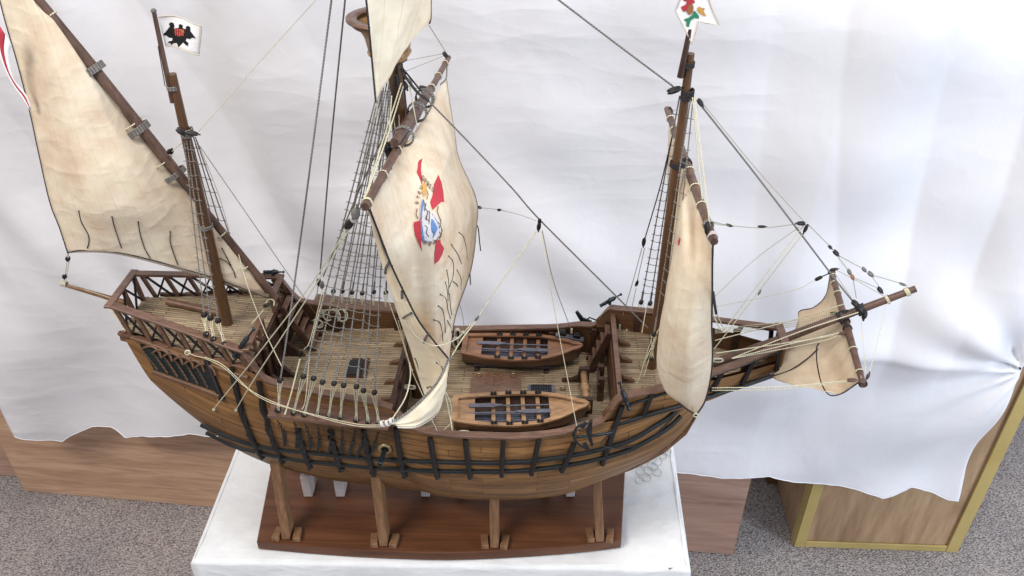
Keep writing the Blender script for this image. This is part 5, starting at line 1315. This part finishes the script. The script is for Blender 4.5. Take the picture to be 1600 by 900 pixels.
# ------------------------------------------------------------------ rigging
def rope(pts, r=.0009, m='rope_d', nm='rope', sag=0.0, n=None, parent=None, Y=None):
    P_ = [p if isinstance(p, Vector) else at(p[0], p[1], p[2] if len(p) > 2 else Y) for p in pts]
    if len(P_) == 2 and sag: P_ = [P_[0], (P_[0] + P_[1]) / 2 + Vector((0, 0, -sag)), P_[1]]
    if len(P_) > 2: P_ = curve(P_, n or len(P_) * 7)
    mb = MB(); mb.tube(P_, r * .82, 5); return part(nm, mb, M[m]) if not parent else link(nm, mb, M[m], parent)
def block(px, py, Y, dx, dy, ra=.0050, rb=.0030, m='black'):
    ax = at(px + dx, py + dy, Y) - at(px, py, Y); return ball(px, py, Y, ra, rb, ax, m)
def deadeye(c, r=.0048, m='black', face=(.8, -.6, .1)):
    f = Vector(face).normalized(); mb = MB(); mb.lathe(c, [(.0001, -.0022), (r * .8, -.0022), (r, -.001), (r * .92, 0), (r, .001), (r * .8, .0022), (.0001, .0022)], f, 14)
    return part('deadeye', mb, M[m])
def lanyard(a, b, n=3, w=.0075, m='rope_c'):
    mb = MB()
    for k in range(n):
        o = (k / (n - 1) - .5) * w; mb.tube([a + Vector((o, -.002, 0)), b + Vector((-o * .55 + w * .1, -.002, 0))], .0005, 4)
        if k < n - 1: mb.tube([a + Vector((o, .002, 0)), b + Vector((o * .5 + w / (n - 1) * .5, .002, 0))], .0005, 4)
    return part('lanyard', mb, M[m])
def shrouds(tops, eyes, lows, r, nrat, rat_t0, rat_t1, m='rope_d', face=(.8, -.6, .1), lan=3, er=.0042, skip=0):
    S_ = []
    for t, e, lo in zip(tops, eyes, lows):
        r *= .74; mb = MB(); mb.tube([t, e + (t - e).normalized() * .004], r, 6); r /= .74
        # thicker seized part above the deadeye
        mb.tube([e + (t - e).normalized() * .003, e + (t - e).normalized() * .026], r * 1.35, 6)
        part('shroud', mb, M[m]); d1 = deadeye(e, er, face=face)
        if lo is not None: deadeye(lo, er * .95, face=face); lanyard(e + Vector((0, 0, -.002)), lo + Vector((0, 0, .001)), lan)
        S_.append((e, t))
    for k in range(nrat):
        f = rat_t0 + (rat_t1 - rat_t0) * k / (nrat - 1); pts = [e.lerp(t, f + .004 * sin(k * 2.1 + j)) for j, (e, t) in enumerate(S_)][skip:]
        mb = MB(); out = []
        for a, b in zip(pts, pts[1:]):
            out += [a + Vector((0, -r * 1.1, 0)), (a + b) / 2 + Vector((0, -r, -.0009 - .0006 * random.random()))]
        d_ = (pts[-1] - pts[0]).normalized() * .0035
        out = [pts[0] - d_ + Vector((0, -r, 0))] + out + [pts[-1] + Vector((0, -r * 1.1, 0)), pts[-1] + d_ + Vector((0, -r, 0))]
        mb.tube(out, .0005, 4)
        for p in pts: mb.ell(p, (0, 0, 1), .0009, r * 1.3, 6, 4)
        part('ratline', mb, M['rope_d'])
    return S_
# main, starboard
ex = [(474, 588), (490, 591), (504, 597), (522, 599), (537, 602), (557, 604), (568, 610), (585, 613)]
lx = [(458, 645), (475, 648), (495, 647), (513, 650), (531, 652), (556, 656), (575, 659), (591, 661)]
tops = [Vector((-.204 + .0022 * i, -.014, .775)) for i in range(8)]
shrouds(tops, [at(x, y, -.140) for x, y in ex], [at(x, y, -.139) for x, y in lx], .0013, 26, .08, .90)
# main, port
ex = [(521, 455), (535, 455), (550, 457), (566, 458), (584, 456), (603, 457)]
tops = [Vector((-.200 + .0028 * i, .012, .775)) for i in range(6)]
lowsP = [at(x - 1, y + 27, .124) for x, y in ex]
shrouds(tops, [at(x, y, .130) for x, y in ex], lowsP, .0011, 14, .10, .88, face=(.7, -.7, .1))
# backstays left of the shrouds
p = at(438, 594, -.135); rope([(519, -10, -.04), (489, 225, -.08), (459, 450, -.115), p], .0015, nm='backstay'); deadeye(p); deadeye(at(434, 640, -.139)); lanyard(p, at(434, 640, -.139), 3)
rope([(540, -10, .03), (517, 225, .07), (500, 428, .12)], .0015, nm='backstay'); block(498, 440, .12, 0, 10, .007, .004)
rope([(497, 446, .12), (492, 480, .118)], .0012, 'rope_c')
rope([(615, 135, -.01), (522, 415, -.1), (516, 440, .1)], .0012) if False else None
rope([(633, 140, .0), (560, 300, .08), (505, 432, .12)], .0013, nm='shroud'); block(503, 445, .12, 2, 12, .0075, .0042, 'rope_d')
# mizzen shrouds
ex = [(319, 492), (329, 497), (341, 501)]; tops = P3([(287, 213, -.004), (291, 213, -.004), (296, 213, -.004)])
lows = P3([(322, 522, -.08), (333, 530, -.083), (350, 538, -.086)])
shrouds(tops, [at(x, y, -.055) for x, y in ex], lows, .0011, 14, .07, .94, er=.0046)
ex = [(360, 455), (376, 460), (392, 463)]; tops = P3([(298, 213, .006), (302, 213, .006), (305, 214, .006)])
shrouds(tops, [at(x, y, .078) for x, y in ex], P3([(357, 470, .082), (374, 469, .08), (391, 470, .078)]), .0011, 10, .2, .94, er=.003)
block(300, 208, -.006, 10, 2, .008, .0035); block(282, 205, -.01, 6, 4, .006, .004)
# fore shrouds
ex = [(1002, 472), (1016, 474), (1030, 478)]; tops = P3([(1062, 150, .008), (1066, 150, .008), (1070, 150, .006)])
shrouds(tops, [at(x, y, .098) for x, y in ex], [at(x - 5, y + 44, .092) for x, y in ex], .0012, 22, .06, .93, er=.0046)
ex = [(1019, 500), (1036, 520)]; tops = P3([(1079, 155, -.008), (1083, 155, -.008)])
shrouds(tops, [at(1022, 522, -.06), at(1043, 545, -.1)], [at(1018, 560, -.07), at(1040, 590, -.105)], .0011, 14, .2, .93, er=.0042)
# fore running gear
rope([(1050, 215, .01), (1032, 290, .05), (1008, 372, .07)], .0011, 'rope_b'); block(1006, 378, .07, -1, 10, .0075, .0036)
rope([(1003, 388, .07), (986, 450, .09), (968, 510, .098)], .0007, 'rope_t'); rope([(1007, 388, .07), (996, 438, .09)], .0007, 'rope_t'); block(995, 443, .09, 2, -8, .0055, .0032)
rope([(994, 450, .09), (985, 490, .095), (978, 518, .098)], .0007, 'rope_c')
for a, b in (((1010, 480), (1003, 520)), ((1027, 500), (996, 600)), ((1032, 500), (1006, 588)), ((1040, 490), (1010, 560))): rope([(a[0], a[1], .0), (b[0], b[1], -.04)], .0007, 'rope_c')
for q in ((968, 512, .092), (979, 518, .092), (996, 518, .09)):
    p = at(*q); part('belaying_pin', MB().tube([p + Vector((0, 0, .006)), p + Vector((0, 0, -.008))], [.0016, .0022], 8), M['coil'])
block(1053, 141, -.004, 12, -4, .009, .0045)
block(1094, 160, .0, 6, 8, .006, .0034)
rope([(1082, 152, -.01), (1100, 340, -.1), (1103, 352, -.14)], .0010, 'rope_c'); rope([(1085, 152, -.01), (1107, 335, -.14), (1108, 348, -.15)], .0010, 'rope_c')
block(1105, 356, -.16, 0, 10, .0085, .004)
rope([(1060, 168, .02), (1050, 176, .18)], .0006, 'rope_c')
block(1048, 172, .185, 5, 8, .006, .003)
# stays
rope([(625, 108, -.012), (650, 142, -.02), (670, 158, -.02)], .0022, 'rope_b', 'stay'); block(640, 127, -.016, 6, 8, .004, .0026, 'rope_d')
rope([(630, 108, .01), (660, 145, -.01)], .0014, 'rope_b')
rope([(670, 158, -.02), (735, 225, .0), (800, 294, .0), (843, 343, .0), (950, 450, .0), (1012, 512, 0)], .0014, 'rope_d', 'stay')
rope([(868, -4, 0), (960, 66, 0), (1052, 135, 0)], .0015, 'rope_d', 'stay')
rope([(1090, 158, 0), (1190, 285, 0), (1300, 430, 0), (1335, 474, 0)], .0016, 'rope_d', 'stay')
for (px, py, dx, dy, ra, rb) in ((1336, 474, 8, 6, .007, .0045), (1345, 483, 8, 10, .008, .0055), (1351, 493, -2, 8, .007, .005)): block(px, py, -.006, dx, dy, ra, rb, 'black')
rope([(1097, 160, 0), (1180, 262, 0), (1257, 347, 0)], .0006, 'rope_t')
block(1252, 349, .0, -10, 0, .006, .0032); block(1259, 357, -.004, -4, 9, .007, .0035)
rope([(1262, 350, 0), (1293, 381, 0), (1306, 394, 0)], .0007, 'rope_t'); block(1297, 386, 0, 6, 6, .004, .0024); block(1306, 395, 0, 6, 6, .006, .0034)
rope([(1308, 398, 0), (1345, 418, 0)], .0007, 'rope_t'); rope([(1308, 400, 0), (1325, 422, 0)], .0007, 'rope_t')
block(1327, 425, 0, 4, 7, .0055, .003, 'rope_d'); block(1332, 433, 0, 3, 6, .0045, .003, 'brownt')
block(1350, 421, 0, 6, 6, .005, .0028, 'rope_d'); block(1360, 428, 0, 6, 5, .0055, .0034, 'rope_d')
rope([(1333, 436, 0), (1338, 466, 0)], .0006, 'rope_t'); rope([(1334, 434, 0), (1372, 450, 0)], .0006, 'rope_t'); rope([(1362, 432, 0), (1374, 448, 0)], .0006, 'rope_t')
rope([(1364, 430, 0), (1405, 442, 0)], .0007, 'rope_t'); block(1410, 444, 0, 8, 3, .0055, .0022, 'rope_d')
block(1375, 453, 0, 5, 6, .0065, .0035)
rope([(1307, 422, .11), (1345, 442, .03), (1380, 462, 0)], .0005, 'rope_t'); rope([(1303, 425, .11), (1330, 465, .01)], .0005, 'rope_t')
block(1303, 421, .115, 8, -1, .006, .0026); block(1279, 435, .11, 8, -4, .0065, .003); rope([(1285, 432, .11), (1296, 427, .115)], .0012, 'rope_b')
rope([(1273, 438, .11), (1235, 455, .1), (1115, 480, .06)], .0006, 'rope_c')
# bowsprit falls
rope([(1386, 472, 0), (1378, 505, -.05), (1357, 588, -.118)], .0006, 'rope_c'); rope([(1345, 490, 0), (1348, 530, -.06), (1353, 586, -.118)], .0006, 'rope_c')
block(1356, 588, -.12, 3, -7, .006, .0032, 'spar'); block(1347, 596, -.12, 8, 1, .005, .003, 'spar')
block(1331, 594, -.12, 8, 0, .0068, .003, 'spar'); rope([(1325, 595, -.12), (1220, 604, -.13), (1112, 606, -.13)], .0008, 'rope_c'); rope([(1325, 596, -.12), (1220, 608, -.13), (1112, 610, -.13)], .0008, 'rope_c')
block(1317, 521, -.02, 9, 0, .007, .0028, 'spar'); rope([(1311, 521, -.02), (1280, 528, -.02), (1118, 552, -.06)], .0009, 'rope_c'); rope([(1311, 523, -.02), (1279, 534, -.03), (1145, 560, -.06)], .0009, 'rope_c'); rope([(1311, 520, -.02), (1240, 536, -.04), (1143, 560, -.06)], .0009, 'rope_c')
rope([(1341, 488, -.01), (1250, 518, -.02), (1143, 560, -.05)], .0011, 'rope_c'); rope([(1319, 475, .02), (1250, 497, .02), (1117, 532, .0)], .0010, 'rope_c')
for k in range(4): rope([(1317, 486 + k * 1.0, .03), (1248, 500 + k * 3, .03), (1117, 514 + k * 2.2, .02)], .0006, 'rope_c')
block(1303, 490, .04, 9, 0, .006, .003); block(1322, 487, .0, 8, 0, .006, .0032)
# fore bowlines
rope([(1108, 343, -.16), (1120, 350, -.10), (1135, 352, -.05)], .0008, 'rope_c'); rope([(1112, 346, -.16), (1140, 352, -.04), (1190, 356, 0), (1247, 350, 0)], .0006, 'rope_t')
block(1139, 352, -.04, 10, 3, .0045, .002); block(1190, 354, 0, 10, 0, .0055, .002)
rope([(1256, 352, 0), (1190, 438, -.03), (1131, 516, -.06)], .0009, 'rope_c'); rope([(1258, 360, 0), (1190, 450, -.02), (1116, 545, -.05)], .0008, 'rope_c'); rope([(1250, 354, 0), (1180, 405, .0), (1110, 470, -.1)], .0005, 'rope_t')
block(1187, 456, -.02, -3, 9, .0045, .0025, 'rope_d')
rope([(1112, 480, -.158), (1118, 500, -.15), (1128, 517, -.12), (1134, 516, -.1), (1128, 508, -.1), (1120, 490, -.15)], .0010, 'rope_c')
rope([(1114, 456, -.158), (1117, 478, -.158), (1119, 490, -.15)], .0022, 'rope_b')
# main bowlines
block(843, 346, -.003, 0, 8, .0045, .003); block(842, 354, -.005, -1, 10, .0065, .0034)
rope([(838, 362, -.006), (800, 417, -.05), (746, 496, -.1)], .0010, 'rope_c'); block(745, 498, -.1, 4, -6, .0045, .0024, 'rope_d')
rope([(744, 501, -.1), (722, 530, -.12), (706, 556, -.135)], .0012, 'rope_c'); rope([(707, 556, -.138), (701, 562, -.14)], .0022, 'rope_d')
rope([(742, 501, -.1), (715, 528, -.12), (690, 539, -.145), (671, 538, -.15), (650, 525, -.155), (634, 500, -.15)], .0008, 'rope_c')
rope([(847, 360, .0), (865, 440, .05), (893, 517, .105)], .0007, 'rope_t'); rope([(846, 362, -.004), (860, 450, -.06), (903, 676, -.125)], .0007, 'rope_c')
part('belaying_pin', MB().tube([at(893, 514, .104), at(893, 520, .104)], .002, 6), M['coil'])
rope([(748, 324, .12), (765, 326, .11), (780, 328, .1), (810, 335, .06), (838, 345, .0)], .0005, 'rope_t'); block(749, 324, .12, 8, 2, .0035, .0024); block(780, 328, .1, 8, 0, .003, .0022)
rope([(712, 455, -.05), (722, 490, .0), (726, 515, .04)], .0005, 'rope_t')
# cream braces and falls
rope([(543, 356, -.21), (482, 450, -.19), (400, 557, -.16), (333, 640, -.118)], .0009, 'rope_c'); rope([(546, 358, -.21), (487, 455, -.19), (400, 588, -.155), (368, 641, -.12)], .0009, 'rope_c')
for q in ((334, 640), (369, 641)):
    p = on_hull(q[0], q[1], off=.002); part('eye_bolt', MB().ell(p, (1, -1, 1), .004, .0024, 8, 6), M['coil'])
block(546, 350, -.212, 6, -12, .008, .005); block(556, 334, -.22, 2, -12, .008, .005, 'rope_d'); block(553, 341, -.215, 3, 6, .005, .005, 'pad')
rope([(597, 268, -.1), (582, 190, -.1)], .0005, 'rope_c') if False else None
rope([(627, 130, -.02), (600, 215, -.12), (565, 325, -.224)], .0010, 'rope_c'); rope([(630, 135, -.02), (608, 205, -.11), (568, 318, -.22)], .0010, 'rope_c')
block(606, 232, -.1, 0, 10, .009, .0048); rope([(607, 222, -.1), (612, 150, -.03)], .0009, 'rope_c')
for (a, b) in (((611, 150), (602, 240)), ((614, 170), (621, 235)), ((622, 150), (626, 250)), ((640, 135), (652, 200))): rope([(a[0], a[1], .0), (b[0], b[1], -.03)], .0009, 'rope_c')
for a, b, c_, m_ in (((620, 115), (626, 150), .0022, 'rope_b'), ((616, 120), (612, 150), .002, 'rope_b'), ((628, 100), (636, 182), .0013, 'rope_b')): rope([(a[0], a[1], -.012), (b[0], b[1], -.014)], c_, m_)
block(632, 133, .01, 3, 5, .006, .0045); block(629, 113, .01, 3, 8, .007, .004); block(661, 138, .09, 8, 2, .006, .004)
rope([(622, 97, 0), (692, 84, .2)], .0005, 'rope_t'); rope([(632, 112, 0), (692, 88, .2)], .0005, 'rope_t'); rope([(670, 39, -.04), (697, 82, .2)], .0006, 'rope_t')
block(696, 86, .208, 4, 5, .006, .0034); rope([(638, 134, .01), (655, 139, .08)], .0005, 'rope_t')
rope([(698, 100, .2), (697, 122, .19), (688, 132, .17)], .0013, 'rope_d'); rope([(675, 146, .12), (674, 165, .09), (668, 178, .06)], .0014, 'rope_d')
# bowline loops bottom of topsail
rope([(587, 160, -.14), (590, 175, -.135), (583, 190, -.1)], .001, 'rope_c')
# mizzen gear
rope([(310, 206, -.01), (400, 103, .0), (498, -5, .0)], .0006, 'rope_c')
rope([(296, 213, 0), (267, 238, .012)], .0006, 'rope_c'); rope([(300, 213, 0), (268, 236, .014)], .0006, 'rope_c'); block(266, 237, .012, 3, -5, .0045, .0045)
rope([(312, 228, 0), (400, 355, .02), (465, 450, .06), (500, 500, .1)], .0006, 'rope_d'); rope([(306, 215, 0), (340, 300, .03), (358, 360, .06)], .0004, 'rope_t')
rope([(373, 398, .01), (388, 450, -.03), (415, 520, -.06), (441, 574, -.1)], .0008, 'rope_c')
rope([(412, 484, -.02), (393, 506, -.04)], .0008, 'rope_c'); rope([(414, 476, -.02), (420, 468, .0), (428, 470, .0), (428, 478, -.01)], .0012, 'rope_c'); block(416, 477, -.02, 9, -4, .006, .003)
block(106, 404, -.024, 0, 7, .004, .0036); rope([(106, 396, -.025), (106, 404, -.024)], .0018, 'rope_c')
rope([(105, 408, -.022), (102, 430, 0)], .0006, 'rope_c'); rope([(108, 408, -.022), (104, 432, 0)], .0006, 'rope_c'); block(101, 432, -.002, 0, 7, .004, .0036)
lash(100, 443, 0, (1, 0, -.3), .004, 4, 'coil'); rope([(160, 468, -.004), (180, 495, -.02), (192, 511, -.045)], .0009, 'rope_c'); rope([(163, 468, -.004), (182, 494, -.02), (194, 510, -.045)], .0007, 'rope_c')
block(196, 514, -.047, 6, 4, .004, .003, 'coil'); rope([(104, 444, 0), (150, 458, -.003), (185, 470, -.02)], .0006, 'rope_c')
# heavy cream sheet to the clew
rope([(290, 550, -.088), (305, 556, -.1), (320, 560, -.105), (350, 575, -.115), (380, 602, -.13), (420, 628, -.15), (500, 650, -.175), (560, 663, -.185), (600, 664, -.19)], .00065, 'rope_c', 'sheet_rope')
rope([(320, 558, -.105), (345, 568, -.115), (365, 585, -.122), (395, 612, -.14), (440, 633, -.16), (510, 655, -.18), (560, 666, -.186), (602, 667, -.19)], .00065, 'rope_c', 'sheet_rope')
part('rope_knot', MB().tube([at(293 + 4 * cos(q), 551 + 3.5 * sin(q), -.09) for q in [2 * pi * i / 12 for i in range(13)]], .0012, 5), M['rope_c'])
for (px, py) in ((598, 662), (606, 661), (612, 658)): lash(px, py, -.192, (1, 0, .3), .0036, 2, 'hem')
rope([(650, 530, -.12), (665, 580, -.13), (652, 612, -.16), (612, 656, -.19)], .0012, 'rope_c') if False else rope([(640, 566, -.14), (641, 590, -.15), (633, 622, -.17), (612, 656, -.19)], .0011, 'rope_c')
rope([(600, 450, .0), (625, 520, -.05), (642, 575, -.08), (664, 625, -.1)], .0009, 'rope_c'); rope([(622, 500, -.05), (638, 560, -.08), (645, 580, -.09)], .0007, 'rope_c')
rope([(692, 600, -.09), (703, 650, -.1), (707, 674, -.11)], .0013, 'rope_c'); rope([(692, 604, -.09), (704, 630, -.1), (706, 655, -.1)], .0007, 'rope_c')
rope([(673, 652, -.12), (684, 675, -.12)], .0006, 'rope_c'); rope([(706, 660, -.1), (690, 675, -.12)], .0006, 'rope_c')
rope([(614, 448, .1), (620, 470, .0), (628, 484, -.1)], .0006, 'rope_c')
# fall blocks by the backstay
rope([(505, 450, .115), (485, 530, .0), (475, 546, -.04)], .0008, 'rope_c'); rope([(509, 450, .115), (487, 535, -.02), (478, 620, -.12), (472, 640, -.14)], .0008, 'rope_c')
block(470, 553, -.06, -2, 10, .0065, .0034); rope([(469, 560, -.06), (455, 615, -.12), (445, 648, -.143)], .0014, 'rope_c')
# rope coils
def coil(px, py, Y, rx, ry, n=4, m='coil'):
    mb = MB()
    for k in range(n):
        c = at(px + random.uniform(-1.5, 1.5), py + random.uniform(-1, 1), Y - .001 * k); ph = random.uniform(0, 6)
        mb.tube([c + Vector((rx * cos(q) * (1 + .04 * sin(2 * q + ph)), -.002 * sin(q + ph), ry * sin(q))) for q in [2 * pi * i / 20 for i in range(21)]], .0009, 5)
    return part('rope_coil', mb, M[m])
for q in ((512, 492, .098, .008, .010), (523, 492, .098, .008, .011), (534, 493, .098, .008, .011), (496, 505, .09, .008, .007), (502, 490, .098, .006, .007)): coil(*q)
for q in ((716, 522, .108, .005, .010), (723, 525, .106, .005, .010), (712, 535, .100, .0045, .010)): coil(*q)
coil(723, 676, -.1, .010, .003, 2)
coil(1120, 562, -.05, .008, .002, 2)
coil(640, 604, -.06, .008, .003, 2, 'rope_t')
